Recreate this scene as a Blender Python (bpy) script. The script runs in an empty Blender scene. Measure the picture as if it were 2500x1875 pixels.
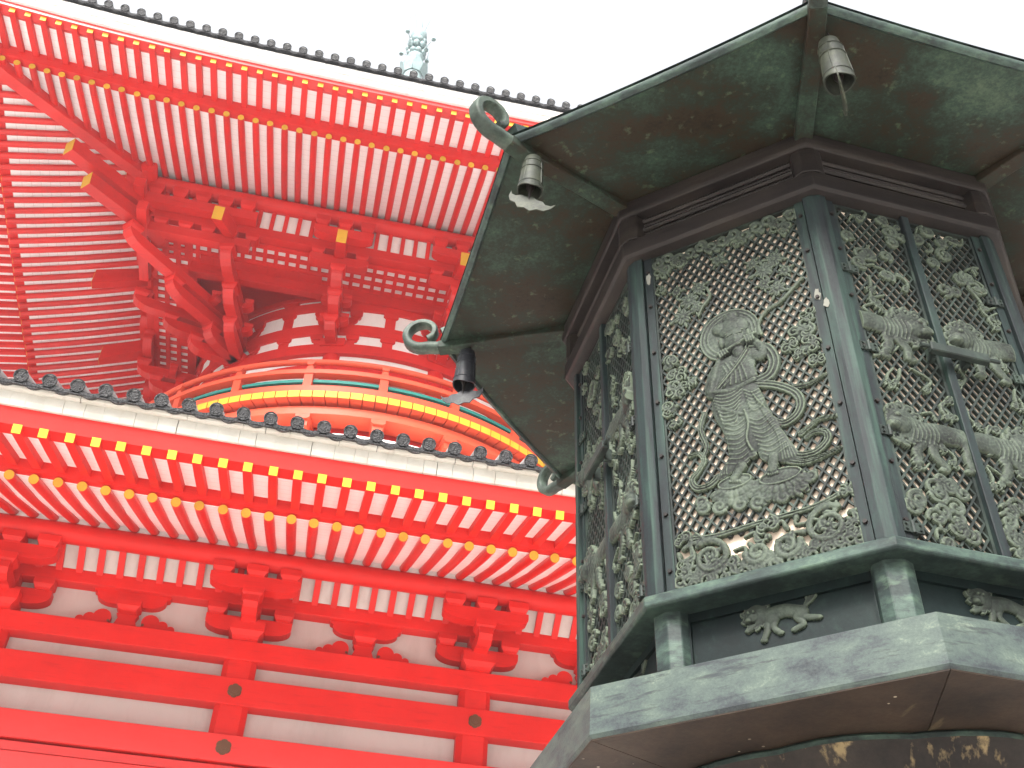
import bpy, bmesh, math, random
import numpy as np
from math import sin, cos, pi, radians, sqrt, hypot
from mathutils import Matrix, Vector

random.seed(7); rng = np.random.default_rng(7)
scene = bpy.context.scene
COL = scene.collection

# ------------------------------------------------------------------ camera, sky, sun, exposure
GZ = -1.6                                   # ground level; the camera stands at the origin at eye height
YAW, PITCH, ROLL, FPX = 0.190785, 0.707586, 0.04636, 2714.8
fw = Vector((sin(YAW)*cos(PITCH), cos(YAW)*cos(PITCH), sin(PITCH)))
rt0 = Vector((cos(YAW), -sin(YAW), 0)); up0 = rt0.cross(fw)
rt = cos(ROLL)*rt0 + sin(ROLL)*up0; upv = -sin(ROLL)*rt0 + cos(ROLL)*up0
camd = bpy.data.cameras.new('camera'); cam = bpy.data.objects.new('camera', camd); COL.objects.link(cam)
cam.matrix_world = Matrix(((rt.x, upv.x, -fw.x, 0), (rt.y, upv.y, -fw.y, 0), (rt.z, upv.z, -fw.z, 0), (0, 0, 0, 1)))
camd.sensor_width = 36; camd.lens = FPX/2500*36; camd.clip_start = 0.05; camd.clip_end = 3000
scene.camera = cam

SUN_EL, SUN_AZ = radians(41), math.atan2(-0.42, -0.9)      # azimuth from +Y, clockwise
SKY_STRENGTH, SUN_POWER, EXPOSURE = 0.135, 1.5, 1.93
w = bpy.data.worlds.new('World'); scene.world = w; w.use_nodes = True
nt = w.node_tree; nt.nodes.clear()
sky = nt.nodes.new('ShaderNodeTexSky'); sky.sky_type = 'NISHITA'; sky.sun_disc = False
sky.sun_elevation = SUN_EL; sky.sun_rotation = SUN_AZ; sky.dust_density = 4.0; sky.air_density = 1.0
hsv = nt.nodes.new('ShaderNodeHueSaturation'); hsv.inputs['Saturation'].default_value = 0.12
bg = nt.nodes.new('ShaderNodeBackground'); bg.inputs['Strength'].default_value = SKY_STRENGTH
wo = nt.nodes.new('ShaderNodeOutputWorld')
nt.links.new(sky.outputs[0], hsv.inputs['Color']); 
# overcast, brighter overhead; horizon dimmed further in place of unseen trees
tcw = nt.nodes.new('ShaderNodeTexCoord'); sx_ = nt.nodes.new('ShaderNodeSeparateXYZ'); mr = nt.nodes.new('ShaderNodeMapRange')
mr.inputs['To Min'].default_value = .30; mr.inputs['To Max'].default_value = 1.3
vm = nt.nodes.new('ShaderNodeVectorMath'); vm.operation = 'SCALE'
nt.links.new(tcw.outputs['Generated'], sx_.inputs[0]); nt.links.new(sx_.outputs['Z'], mr.inputs['Value'])
nt.links.new(hsv.outputs[0], vm.inputs[0]); nt.links.new(mr.outputs[0], vm.inputs['Scale'])
nt.links.new(vm.outputs[0], bg.inputs['Color']); nt.links.new(bg.outputs[0], wo.inputs[0])
sd = bpy.data.lights.new('sun', 'SUN'); sd.energy = SUN_POWER; sd.angle = radians(14); sd.color = (1.0, 0.95, 0.87)
so = bpy.data.objects.new('sun', sd); COL.objects.link(so)
sdir = Vector((sin(SUN_AZ)*cos(SUN_EL), cos(SUN_AZ)*cos(SUN_EL), sin(SUN_EL)))
so.rotation_euler = sdir.to_track_quat('Z', 'Y').to_euler(); so.location = (0, -10, 40)
vs = scene.view_settings
vs.view_transform = 'Standard'; vs.look = 'None'; vs.gamma = 1; vs.use_curve_mapping = False; vs.exposure = EXPOSURE

# ------------------------------------------------------------------ materials
def newmat(name):
    m = bpy.data.materials.new(name); m.use_nodes = True
    n = m.node_tree.nodes; b = n['Principled BSDF']
    return m, m.node_tree, b
def nd(t, kind, **kw):
    n = t.nodes.new(kind)
    for k, v in kw.items():
        if k in n.inputs: n.inputs[k].default_value = v
        else: setattr(n, k, v)
    return n
def coords(t, scale=(1, 1, 1), rot=(0, 0, 0)):
    tc = nd(t, 'ShaderNodeTexCoord'); mp = nd(t, 'ShaderNodeMapping')
    mp.inputs['Scale'].default_value = scale; mp.inputs['Rotation'].default_value = rot
    t.links.new(tc.outputs['Object'], mp.inputs['Vector']); return mp.outputs[0]
def noise(t, vec, scale, detail=6, rough=.6, dist=0):
    n = nd(t, 'ShaderNodeTexNoise'); n.inputs['Scale'].default_value = scale; n.inputs['Detail'].default_value = detail
    n.inputs['Roughness'].default_value = rough; n.inputs['Distortion'].default_value = dist
    t.links.new(vec, n.inputs['Vector']); return n.outputs['Fac']
def ramp(t, fac, stops):
    r = nd(t, 'ShaderNodeValToRGB'); e = r.color_ramp.elements
    while len(e) < len(stops): e.new(.5)
    for i, (p, c) in enumerate(stops):
        e[i].position = p; e[i].color = (c if isinstance(c, tuple) else (c, c, c)) + (1,)
    t.links.new(fac, r.inputs[0]); return r.outputs[0]
def mixc(t, fac, a, b):
    m = nd(t, 'ShaderNodeMix', data_type='RGBA')
    for s, v in ((0, fac), (6, a), (7, b)):
        if hasattr(v, 'is_output'): t.links.new(v, m.inputs[s])
        elif s == 0: m.inputs[0].default_value = v
        else: m.inputs[s].default_value = v + (1,)
    return m.outputs[2]
def bump(t, b, h, dist=.01, strength=.5):
    bp = nd(t, 'ShaderNodeBump'); bp.inputs['Distance'].default_value = dist; bp.inputs['Strength'].default_value = strength
    t.links.new(h, bp.inputs['Height']); t.links.new(bp.outputs[0], b.inputs['Normal'])

def tint(t, c, amt):
    oi = nd(t, 'ShaderNodeObjectInfo'); mr_ = nd(t, 'ShaderNodeMapRange'); mr_.inputs['To Min'].default_value = 1-amt; mr_.inputs['To Max'].default_value = 1+amt
    t.links.new(oi.outputs['Random'], mr_.inputs['Value']); sc_ = nd(t, 'ShaderNodeVectorMath', operation='SCALE')
    t.links.new(c, sc_.inputs[0]); t.links.new(mr_.outputs[0], sc_.inputs['Scale']); return sc_.outputs[0]
def paint(name, col, rough=.4, var=.12, spec=.22, grain=True, amt=.09, grime=None):
    m, t, b = newmat(name)
    v = coords(t, (.6, .6, .6)); n = noise(t, v, 1.3, 5)
    dark = tuple(c*(1-var) for c in col); lite = tuple(min(1, c*(1+var*.6)) for c in col)
    c = ramp(t, n, [(.3, dark), (.7, lite)])
    if grain:                       # faded patches and fine weathering along the wood
        fd = noise(t, coords(t, (.5, 4, 4)), 1.1, 7, .7)
        c = mixc(t, ramp(t, fd, [(.50, 0.), (.78, .22)]), c, tuple(min(1, q*1.05+.018) for q in col))
        dk = noise(t, coords(t, (.7, 5, 5)), 1.7, 7, .7)
        c = mixc(t, ramp(t, dk, [(.54, 0.), (.80, .5)]), c, tuple(q*.5 for q in col))
    if grime:
        gn = noise(t, coords(t, (1.2, 1.2, .35)), 1.5, 7, .7)
        c = mixc(t, ramp(t, gn, [(.50, 0.), (.80, .55)]), c, grime)
    t.links.new(tint(t, c, amt), b.inputs['Base Color']); b.inputs['Roughness'].default_value = rough
    b.inputs['Specular IOR Level'].default_value = spec
    if grain:
        g = noise(t, coords(t, (3, 40, 40)), 1.0, 3); bump(t, b, g, .004, .25)
    return m
RED = paint('vermilion_paint', (.62, .019, .015), .5)
REDGLOSS = paint('vermilion_gloss', (.62, .019, .015), .34, spec=.4)
YEL = paint('yellow_end_paint', (.72, .43, .035), .5, .12, grain=False, amt=.13, grime=(.45, .22, .03))
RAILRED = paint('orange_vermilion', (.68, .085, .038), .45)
YEL_SHADED = paint('yellow_end_shaded', (.64, .36, .034), .5, .12, grain=False, amt=.13, grime=(.42, .20, .03))  # same yellow end paint, darkened in colour for shade under the eaves
GREEN = paint('teal_paint', (.02, .20, .17), .5, .1)
COPPERCAP = paint('brown_boss', (.13, .065, .035), .5, .3, grain=False)
PLASTER_SHADED = paint('white_plaster_shaded', (.50, .455, .43), .8, .04, .2, grain=False, amt=.02, grime=(.36, .31, .285))  # same plaster as the drum, eave shade put into the darker colour
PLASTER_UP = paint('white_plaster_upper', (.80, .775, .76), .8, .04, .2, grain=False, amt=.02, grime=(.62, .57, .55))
BOARD_GLARE = paint('eave_board_glare', (.80, .77, .75), .7, .05, .2, grain=False, amt=.03, grime=(.66, .60, .58))  # upper eave boards, sky glare put into the paler colour
MOUND = paint('mound_plaster', (.82, .81, .79), .8, .05, .2, grain=False)

def board_white():
    m, t, b = newmat('white_soffit_board')
    v = coords(t)
    wv = nd(t, 'ShaderNodeTexWave', wave_type='BANDS', bands_direction='Y'); wv.inputs['Scale'].default_value = 1.1
    wv.inputs['Distortion'].default_value = .25
    t.links.new(v, wv.inputs['Vector'])
    ln = ramp(t, wv.outputs['Fac'], [(.0, (.76, .72, .70)), (.02, (.90, .89, .88))])
    n = noise(t, v, 2.0, 4); c = mixc(t, ramp(t, n, [(.35, .0), (.75, .12)]), ln, (.62, .55, .5))
    t.links.new(c, b.inputs['Base Color']); b.inputs['Roughness'].default_value = .7; b.inputs['Specular IOR Level'].default_value = .2
    return m
SOFFIT = board_white()

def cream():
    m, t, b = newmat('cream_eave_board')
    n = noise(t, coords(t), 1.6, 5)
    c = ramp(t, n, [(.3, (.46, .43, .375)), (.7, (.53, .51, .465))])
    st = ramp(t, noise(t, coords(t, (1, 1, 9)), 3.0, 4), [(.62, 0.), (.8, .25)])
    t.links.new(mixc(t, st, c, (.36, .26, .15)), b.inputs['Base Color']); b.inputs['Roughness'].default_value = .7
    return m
CREAM = cream()

def tile():
    m, t, b = newmat('grey_roof_tile')
    v = coords(t); n = noise(t, v, 6, 6)
    c = ramp(t, n, [(.3, (.0055, .005, .006)), (.7, (.013, .0122, .014))])
    t.links.new(c, b.inputs['Base Color']); b.inputs['Roughness'].default_value = .45
    vo = nd(t, 'ShaderNodeTexVoronoi', feature='F1'); vo.inputs['Scale'].default_value = 34
    t.links.new(v, vo.inputs['Vector']); bump(t, b, vo.outputs['Distance'], .03, .9)
    c = mixc(t, ramp(t, vo.outputs['Distance'], [(.25, .75), (.55, 0.)]), c, (.042, .040, .044))
    t.links.new(tint(t, c, .25), b.inputs['Base Color'])
    return m
TILE = tile()
def rooftop():
    m, t, b = newmat('weathered_roof_top')
    c = ramp(t, noise(t, coords(t), 3, 6), [(.3, (.24, .24, .245)), (.7, (.40, .40, .40))])
    t.links.new(c, b.inputs['Base Color']); b.inputs['Roughness'].default_value = .5
    return m
ROOF = rooftop()

def bronze(name, stops, scale=5, stretch=(1, 1, 1), fine=60, rough=.55, metal=.15, bumpd=.002, edge=None, speck=None, streak=None, relief=False, spec=.2):
    m, t, b = newmat(name)
    v = coords(t, stretch)
    n1 = noise(t, v, scale, 8, .68, .1); n2 = noise(t, coords(t), fine, 4, .7)
    mx = nd(t, 'ShaderNodeMath', operation='MULTIPLY_ADD'); t.links.new(n2, mx.inputs[0]); mx.inputs[1].default_value = .28
    sb = nd(t, 'ShaderNodeMath', operation='ADD'); t.links.new(n1, sb.inputs[0]); sb.inputs[1].default_value = -.14
    t.links.new(sb.outputs[0], mx.inputs[2])
    c = ramp(t, mx.outputs[0], stops)
    if streak:
        s = noise(t, coords(t, streak[1]), streak[2], 5, .6)
        c = mixc(t, ramp(t, s, [(streak[3], 0.), (streak[4], streak[5])]), c, streak[0])
    if speck:
        vo = nd(t, 'ShaderNodeTexVoronoi', feature='F1'); vo.inputs['Scale'].default_value = speck[1]
        t.links.new(coords(t), vo.inputs['Vector'])
        sp = ramp(t, vo.outputs['Distance'], [(speck[2], 1.), (speck[2]*1.5, 0.)])
        sel = ramp(t, noise(t, coords(t), 7, 2), [(.5, 0.), (.6, 1.)])
        mm = nd(t, 'ShaderNodeMath', operation='MULTIPLY'); t.links.new(sp, mm.inputs[0]); t.links.new(sel, mm.inputs[1])
        c = mixc(t, mm.outputs[0], c, speck[0])
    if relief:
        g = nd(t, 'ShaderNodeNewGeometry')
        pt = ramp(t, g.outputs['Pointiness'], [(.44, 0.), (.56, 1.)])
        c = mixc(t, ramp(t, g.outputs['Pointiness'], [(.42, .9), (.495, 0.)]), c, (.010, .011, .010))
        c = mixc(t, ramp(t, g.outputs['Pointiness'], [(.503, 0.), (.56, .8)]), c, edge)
    t.links.new(c, b.inputs['Base Color'])
    b.inputs['Roughness'].default_value = rough; b.inputs['Metallic'].default_value = metal*.4; b.inputs['Specular IOR Level'].default_value = spec
    bump(t, b, mx.outputs[0], bumpd, .6)
    return m
B_SOFFIT = bronze('roof_patina', [(.30, (0.0094, 0.0086, 0.0072)), (.43, (0.0242, 0.0163, 0.0096)), (.52, (0.0164, 0.0215, 0.0152)), (.62, (0.0265, 0.0456, 0.0328)), (.78, (0.0725, 0.1015, 0.0648))],
                  3.2, (1, 1, 1), 90, .6, .1, streak=((0.0772, 0.1066, 0.0648), (3, 3, 3), 9, .60, .72, .55))
B_DARK = bronze('dark_bronze', [(.3, (.0095, .0080, .0080)), (.5, (.0195, .0158, .0150)), (.7, (.030, .0245, .0205))], 3, (1, 1, 6), 90, .5, .15,
                streak=((.075, .060, .040), (1, 1, 30), 2.5, .60, .8, .45))
B_POST = bronze('post_bronze', [(.3, (0.0071, 0.0091, 0.0106)), (.46, (0.0136, 0.0172, 0.0190)), (.58, (0.0143, 0.0239, 0.0231)), (.75, (0.0258, 0.0477, 0.0400))], 5, (6, 6, .8), 80, .58, .1,
                streak=((0.0397, 0.0740, 0.0576), (14, 14, .8), 2.2, .50, .72, .7))
B_PATINA = bronze('pale_patina', [(.28, (.020, .022, .026)), (.40, (.040, .050, .051)), (.50, (.054, .071, .065)), (.60, (.070, .092, .078)), (.74, (.135, .165, .130))], 7, (1, 1, 2.0), 170, .55, .1,
                  streak=((.022, .025, .029), (4, 4, 26), 2.6, .56, .68, .75))
B_SILL = bronze('sill_patina', [(.3, (0.0126, 0.0164, 0.0166)), (.48, (0.0279, 0.0406, 0.0378)), (.62, (0.0530, 0.0821, 0.0666)), (.78, (0.1061, 0.1510, 0.1082))], 6, (1, 1, 3), 60, .5, .15,
                streak=((0.0836, 0.1251, 0.0893), (3, 3, 8), 5, .56, .72, .7))
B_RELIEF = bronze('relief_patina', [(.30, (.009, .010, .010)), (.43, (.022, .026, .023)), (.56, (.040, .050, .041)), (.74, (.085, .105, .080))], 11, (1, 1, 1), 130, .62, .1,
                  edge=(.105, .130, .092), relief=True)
B_LATT = bronze('lattice_bronze', [(.35, (0.0136, 0.0162, 0.0161)), (.55, (0.0272, 0.0360, 0.0314)), (.75, (0.0528, 0.0747, 0.0587))], 10, (1, 1, 1), 60, .55, .15)
B_WAIST = bronze('waist_bronze', [(.3, (0.0025, 0.0055, 0.0058)), (.5, (0.0050, 0.0106, 0.0108)), (.7, (0.0091, 0.0191, 0.0173))], 5, (1, 1, 1), 70, .5, .15,
                 streak=((0.0227, 0.0478, 0.0360), (4, 4, 3), 5, .60, .78, .6))
B_UNDER = bronze('underside_bronze', [(.3, (0.0096, 0.0072, 0.0059)), (.5, (0.0272, 0.0180, 0.0125)), (.7, (0.0440, 0.0302, 0.0205))], 4.5, (1, 1, 1), 90, .6, .1,
                 speck=((0.3200, 0.2880, 0.2244), 26, .07), streak=((0.1520, 0.1224, 0.0693), (4, 1.2, 1), 4, .64, .76, .6))
B_BELL = bronze('bell_patina', [(.3, (0.0132, 0.0151, 0.0138)), (.48, (0.0343, 0.0385, 0.0299)), (.65, (0.0554, 0.0605, 0.0414)), (.8, (0.0739, 0.0784, 0.0517))], 14, (1, 1, 1), 90, .5, .15)
B_BELLD = bronze('dark_bell_bronze', [(.3, (0.0110, 0.0115, 0.0146)), (.5, (0.0235, 0.0240, 0.0286)), (.7, (0.0440, 0.0525, 0.0489))], 14, (1, 1, 1), 90, .45, .2)
B_SCROLL = bronze('scroll_patina', [(.3, (0.0167, 0.0209, 0.0190)), (.46, (0.0418, 0.0551, 0.0461)), (.62, (0.0753, 0.0989, 0.0776)), (.8, (0.1046, 0.1265, 0.0921))], 8, (1, 1, 1), 90, .5, .15,
                  streak=((0.0149, 0.0138, 0.0093), (5, 5, 5), 6, .55, .7, .6))
B_PED = bronze('streaked_pedestal', [(.3, (.008, .0065, .006)), (.5, (.018, .014, .012)), (.7, (.032, .026, .020))], 4, (1, 1, 1), 80, .55, .1,
               streak=((.22, .165, .085), (9, 9, .5), 2.6, .56, .66, .85))
PAPER = paint('paper_remnant', (.20, .20, .175), .9, .25, .1, grain=False)
LINING = paint('cream_lining', (.66, .545, .44), .9, .06, .1, grain=False)
STONE = paint('granite', (.36, .34, .31), .8, .25, .2, grain=False)
SPIRE = bronze('spire_copper', [(.3, (.20, .28, .30)), (.5, (.27, .35, .36)), (.7, (.34, .41, .41))], 3, (1, 1, 1), 20, .5, .1)
def gravel():
    m, t, b = newmat('pale_gravel')
    v = coords(t); n = noise(t, v, 40, 6, .7)
    c = ramp(t, n, [(.3, (.60, .58, .54)), (.7, (.78, .75, .70))])
    ln = nd(t, 'ShaderNodeVectorMath', operation='LENGTH'); t.links.new(v, ln.inputs[0])
    dv = nd(t, 'ShaderNodeMath', operation='DIVIDE'); t.links.new(ln.outputs['Value'], dv.inputs[0]); dv.inputs[1].default_value = 100
    c = mixc(t, ramp(t, dv.outputs[0], [(.62, 0.), (.70, 1.)]), c, (.06, .07, .03))
    t.links.new(c, b.inputs['Base Color']); b.inputs['Roughness'].default_value = .9; bump(t, b, n, .02, .6)
    return m
GRAVEL = gravel()

# ------------------------------------------------------------------ mesh helpers
class MB:
    def __init__(s): s.v = []; s.f = []
    def add(s, vs, fs):
        o = len(s.v); s.v += [tuple(map(float, p)) for p in vs]; s.f += [tuple(i+o for i in f) for f in fs]; return s
    def hexa(s, p):      # p: 4 bottom, 4 top, same winding
        return s.add(p, [(3, 2, 1, 0), (4, 5, 6, 7), (0, 1, 5, 4), (1, 2, 6, 5), (2, 3, 7, 6), (3, 0, 4, 7)])
    def box(s, x0, x1, y0, y1, z0, z1):
        return s.hexa([(x0, y0, z0), (x1, y0, z0), (x1, y1, z0), (x0, y1, z0), (x0, y0, z1), (x1, y0, z1), (x1, y1, z1), (x0, y1, z1)])
    def prism(s, poly, f, d0, d1):   # poly of (a,b); f(a,b,d)->xyz
        n = len(poly)
        vs = [f(a, b, d0) for a, b in poly]+[f(a, b, d1) for a, b in poly]
        fs = [tuple(range(n))[::-1], tuple(range(n, 2*n))]+[(i, (i+1) % n, n+(i+1) % n, n+i) for i in range(n)]
        return s.add(vs, fs)
    def loft(s, rings, caps=True, closed=True):
        n = len(rings[0]); vs = [p for r in rings for p in r]; fs = []
        for k in range(len(rings)-1):
            for i in range(n if closed else n-1):
                j = (i+1) % n; fs.append((k*n+i, k*n+j, (k+1)*n+j, (k+1)*n+i))
        if caps: fs += [tuple(range(n))[::-1], tuple(range((len(rings)-1)*n, len(rings)*n))]
        return s.add(vs, fs)
    def tube(s, path, r, n=12, caps=True, ry=None, ref=None):
        P = [Vector(p) for p in path]; rings = []
        rs = r if isinstance(r, (list, tuple)) else [r]*len(P)
        prev = Vector(ref) if ref else None
        for k, p in enumerate(P):
            t = (P[min(k+1, len(P)-1)]-P[max(k-1, 0)]).normalized()
            if prev is None: prev = Vector((0, 0, 1)) if abs(t.z) < .9 else Vector((1, 0, 0))
            a = (prev-t*prev.dot(t)).normalized(); b = t.cross(a); prev = a
            q = ry if ry else 1
            rings.append([p+a*(rs[k]*cos(2*pi*i/n))+b*(rs[k]*q*sin(2*pi*i/n)) for i in range(n)])
        return s.loft(rings, caps)
    def bar(s, path, w, h, ref=(0, 0, 1)):    # rectangular section; h along ref side
        P = [Vector(p) for p in path]; rings = []
        for k, p in enumerate(P):
            t = (P[min(k+1, len(P)-1)]-P[max(k-1, 0)]).normalized()
            a = Vector(ref); a = (a-t*a.dot(t)).normalized(); b = t.cross(a)
            ww = w[k] if isinstance(w, (list, tuple)) else w; hh = h[k] if isinstance(h, (list, tuple)) else h
            rings.append([p+b*ww/2+a*hh/2, p-b*ww/2+a*hh/2, p-b*ww/2-a*hh/2, p+b*ww/2-a*hh/2])
        return s.loft(rings)
    def lathe(s, prof, n=24, c=(0, 0, 0), caps=True):   # prof of (r,z)
        rings = [[(c[0]+r*cos(2*pi*i/n), c[1]+r*sin(2*pi*i/n), c[2]+z) for i in range(n)] for r, z in prof]
        return s.loft(rings, caps)
    def mesh(s, name, off=(0, 0, 0), smooth=None, bev=None):
        me = bpy.data.meshes.new(name)
        me.from_pydata([(x-off[0], y-off[1], z-off[2]) for x, y, z in s.v], [], s.f)
        bm = bmesh.new(); bm.from_mesh(me); bmesh.ops.recalc_face_normals(bm, faces=bm.faces)
        if bev: bmesh.ops.bevel(bm, geom=list(bm.edges), offset=bev, segments=1, affect='EDGES')
        bm.to_mesh(me); bm.free()
        if smooth is not None:
            me.polygons.foreach_set('use_smooth', [True]*len(me.polygons)); me.set_sharp_from_angle(angle=radians(smooth))
        me.update(); return me

def link(name, me, mat, parent=None, loc=(0, 0, 0), rotz=0.0, label=None):
    if mat and not me.materials: me.materials.append(mat)
    o = bpy.data.objects.new(name, me); COL.objects.link(o); o.parent = parent
    o.location = loc; o.rotation_euler = (0, 0, rotz)
    if label: o['label'] = label
    return o
def thing(name, label, cat, loc, group=None):
    o = bpy.data.objects.new(name, None); COL.objects.link(o); o.location = loc; o.empty_display_size = .1
    o['label'] = label; o['category'] = cat
    if group: o['group'] = group
    return o

# ------------------------------------------------------------------ ground
g = link('ground', MB().box(-400, 400, -400, 400, GZ-.3, GZ).mesh('ground'), GRAVEL); g['kind'] = 'structure'

# ================================================================== PAGODA
CX, CY = 1.1, 35.6
PO = (CX, CY, GZ)
PAG = thing('pagoda', 'vermilion two storey pagoda with white plaster bands and a round upper drum', 'pagoda', PO)
def P(name, mb, mat=RED, side=0, smooth=None, parent=None, bev=None, label=None):
    """a part of the pagoda; mb is in world coordinates; side 1 is the same piece turned to the left face"""
    me = mb if isinstance(mb, bpy.types.Mesh) else mb.mesh(name, PO, smooth, bev)
    return link(name, me, mat, parent or PAG, (0, 0, 0), -pi/2*side if parent in (None, PAG) else 0, label)
def both(name, mb, mat=RED, smooth=None, bev=None, sides=(0, 1, -1)):
    me = mb.mesh(name, PO, smooth, bev)
    return [P(name, me, mat, s) for s in sides]
def xsweep(prof, xs, lift=None):
    mb = MB()
    rings = [[(x, y, z+(lift(x) if lift else 0)) for y, z in prof] for x in xs]
    return mb.loft(rings)
def xr(a, b, n): return [a+(b-a)*i/n for i in range(n+1)]
def cap_disc(c, d, r, n=16, th=.012):
    c = Vector(c); d = Vector(d).normalized(); return MB().tube([c-d*.004, c+d*th], r, n)

def masu(cx, cy, z0, w, h, d=None, mb=None):      # bearing block: square head, tapered foot
    d = d or w; mb = mb or MB(); k = .72; m = z0+h*.42
    f = lambda q, z: [(cx-w/2*q, cy-d/2*q, z), (cx+w/2*q, cy-d/2*q, z), (cx+w/2*q, cy+d/2*q, z), (cx-w/2*q, cy+d/2*q, z)]
    mb.loft([f(k, z0), f(k*1.06, z0+h*.16), f(.98, m), f(1, m+.003), f(1, z0+h)]); return mb
def boat(L, h, end=.42, n=6):                     # boat shaped bracket arm outline (a along, b up from 0)
    pts = [(-L/2, h), (L/2, h), (L/2, h*(1-end))]
    for i in range(1, n+1):
        u = i/n*pi/2; pts.append((L/2-.25*L*(1-cos(u))*1.0, h*(1-end)-h*(1-end)*sin(u)))
    for i in range(n, 0, -1):
        u = i/n*pi/2; pts.append((-L/2+.25*L*(1-cos(u)), h*(1-end)-h*(1-end)*sin(u)))
    pts.append((-L/2, h*(1-end)))
    return pts
def ogee(L, h, n=6):                              # wall bracket outline with a small cusp at each end
    r = [(L/2, h), (L/2-.03, h*.78), (L/2-.10, h*.70), (L/2-.10, h*.62)]
    for i in range(1, n+1):
        u = i/n*pi/2; r.append((L/2-.10-.22*L*(1-cos(u)), h*.62*(1-sin(u))))
    l = [(-a, b) for a, b in r][::-1]
    return r+l

# ---------------- lower storey
S = .47; BAY = 5.66; PX = [-1.36+BAY*k for k in range(-2, 4)]
WX0, WX1 = PX[0], PX[-1]
def lift_lo(x): return .157*(abs(x-.41)/10)**2.52
P('wall_panel', MB().box(WX0, WX1, 25.42, 26.0, 3.0, 13.9), PLASTER_SHADED)
P('wall_panel', MB().box(WX0, WX1, 25.55, 26.0, .1, 3.0), RED)
P('podium', MB().box(WX0-3, WX1+3, 22.6, 48, GZ, .1), STONE)
for x in PX:                                       # chamfered pillars
    c = .385; k = .13; y = 25.36
    poly = [(-c, -c+k), (-c+k, -c), (c-k, -c), (c, -c+k), (c, c), (-c, c)]
    P('pillar', MB().prism(poly, lambda a, b, d: (x+a, y+b+.09, d), .1, 12.35))
P('tie_beam', MB().box(WX0-.6, WX1+.6, 25.0, 25.55, 11.87, 12.35), RED, bev=.012)
P('tie_beam', MB().box(WX0-.6, WX1+.6, 25.003, 25.55, 10.75, 11.40), RED, bev=.012)
P('tie_beam', MB().box(WX0-.6, WX1+.6, 24.9, 25.55, 9.38, 10.0), REDGLOSS, bev=.015)
P('lintel', MB().box(WX0-.5, WX1+.5, 24.97, 25.5, 9.12, 9.33), REDGLOSS, bev=.01)
P('lintel', MB().box(WX0-.5, WX1+.5, 24.90, 25.5, 8.55, 9.09), REDGLOSS, bev=.01)
for a, b in zip(PX[:-1], PX[1:]):
    P('door_panel', MB().box(a+.4, b-.4, 25.2, 25.42, .6, 8.53), RED)
    P('threshold', MB().box(a+.38, b-.38, 24.9, 25.42, .1, .58), RED)
# flower shaped bosses over the pillars
def flower(x, y, z, r):
    pts = []
    for i in range(48):
        a = 2*pi*i/48; q = r*(.86+.14*abs(cos(3*a))**.6); pts.append((q*cos(a+pi/2), q*sin(a+pi/2)))
    mb = MB(); f = lambda a, b, d: (x+a, d, z+b)
    mb.prism(pts, f, y-.035, y+.002); mb.prism([(a*.8, b*.8) for a, b in pts], f, y-.055, y-.034)
    mb.prism([(.42*r*cos(2*pi*i/20), .42*r*sin(2*pi*i/20)) for i in range(20)], f, y-.075, y-.054)
    mb.prism([(.2*r*cos(2*pi*i/16), .2*r*sin(2*pi*i/16)) for i in range(16)], f, y-.09, y-.074)
    return mb
for x in PX:
    P('flower_boss', flower(x+.01, 25.0, 11.08, .165), COPPERCAP)
    P('flower_boss', flower(x+.03, 24.9, 9.70, .175), COPPERCAP)

# continuous beams, slatted cove and purlin
P('through_beam', MB().box(WX0-.8, WX1+.8, 25.05, 25.45, 13.30, 13.64), RED, bev=.01)
P('cove_panel', MB().hexa([(WX0, 25.02, 13.62), (WX1, 25.02, 13.62), (WX1, 25.08, 13.66), (WX0, 25.08, 13.66), (WX0, 24.52, 14.1), (WX1, 24.52, 14.1), (WX1, 24.58, 14.14), (WX0, 24.58, 14.14)]), PLASTER_SHADED)
nx = -5.84-.15-12*S
i = 0
while nx+S*i < WX1:
    xx = nx+S*i-.0; i += 1
    # a slim curved rib, in front of the white cove
    pth = [(xx, 25.04, 13.56), (xx, 24.93, 13.64), (xx, 24.72, 13.83), (xx, 24.50, 14.03)]
    P('cove_slat', MB().bar(pth, .155, .07, (0, 1, 1)), RED)
P('purlin', MB().tube([(WX0-1.8, 24.35, 14.16), (WX1+1.8, 24.35, 14.16)], .25, 24), RED, smooth=40)

P('purlin_filler', MB().box(WX0-1.5, WX1+1.5, 24.27, 24.60, 14.36, 14.78), SOFFIT)
for x in PX:                                        # bracket sets on the pillars
    P('base_block', masu(x, 25.1, 12.352, .82, .44, .62), RED)
    P('bracket_arm', MB().prism(boat(2.06, .40), lambda a, b, d: (x+a, d, 12.62+b), 25.12, 25.43), RED)
    for dx in (-.8, 0, .8):
        P('bearing_block', masu(x+dx, 25.2, 13.0, .47, .30, .42), RED)
        P('bearing_block', masu(x+dx, 24.36, 13.64, .50, .30, .46), RED)
    nose = [(0, 0), (0, .34), (-1.02, .38), (-1.06, .20), (-.98, .06), (-.8, -.02), (-.55, .02), (-.3, .0)]
    P('bracket_nose', MB().prism(nose, lambda a, b, d: (x+d, 25.15+a, 12.74+b), -.17, .17), RED)
    P('bearing_block', masu(x, 24.36, 13.06, .50, .30, .46), RED)
    P('bracket_arm', MB().prism(boat(2.14, .36), lambda a, b, d: (x+a, d, 13.30+b), 24.20, 24.52), RED)
def disc2(mb, cx, cz, r, y0, y1, n=20, a0=0, a1=2*pi):
    mb.prism([(cx+r*cos(a0+(a1-a0)*i/n), cz+r*sin(a0+(a1-a0)*i/n)) for i in range(n)], lambda a, b, d: (a, d, b), y0, y1)
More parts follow.
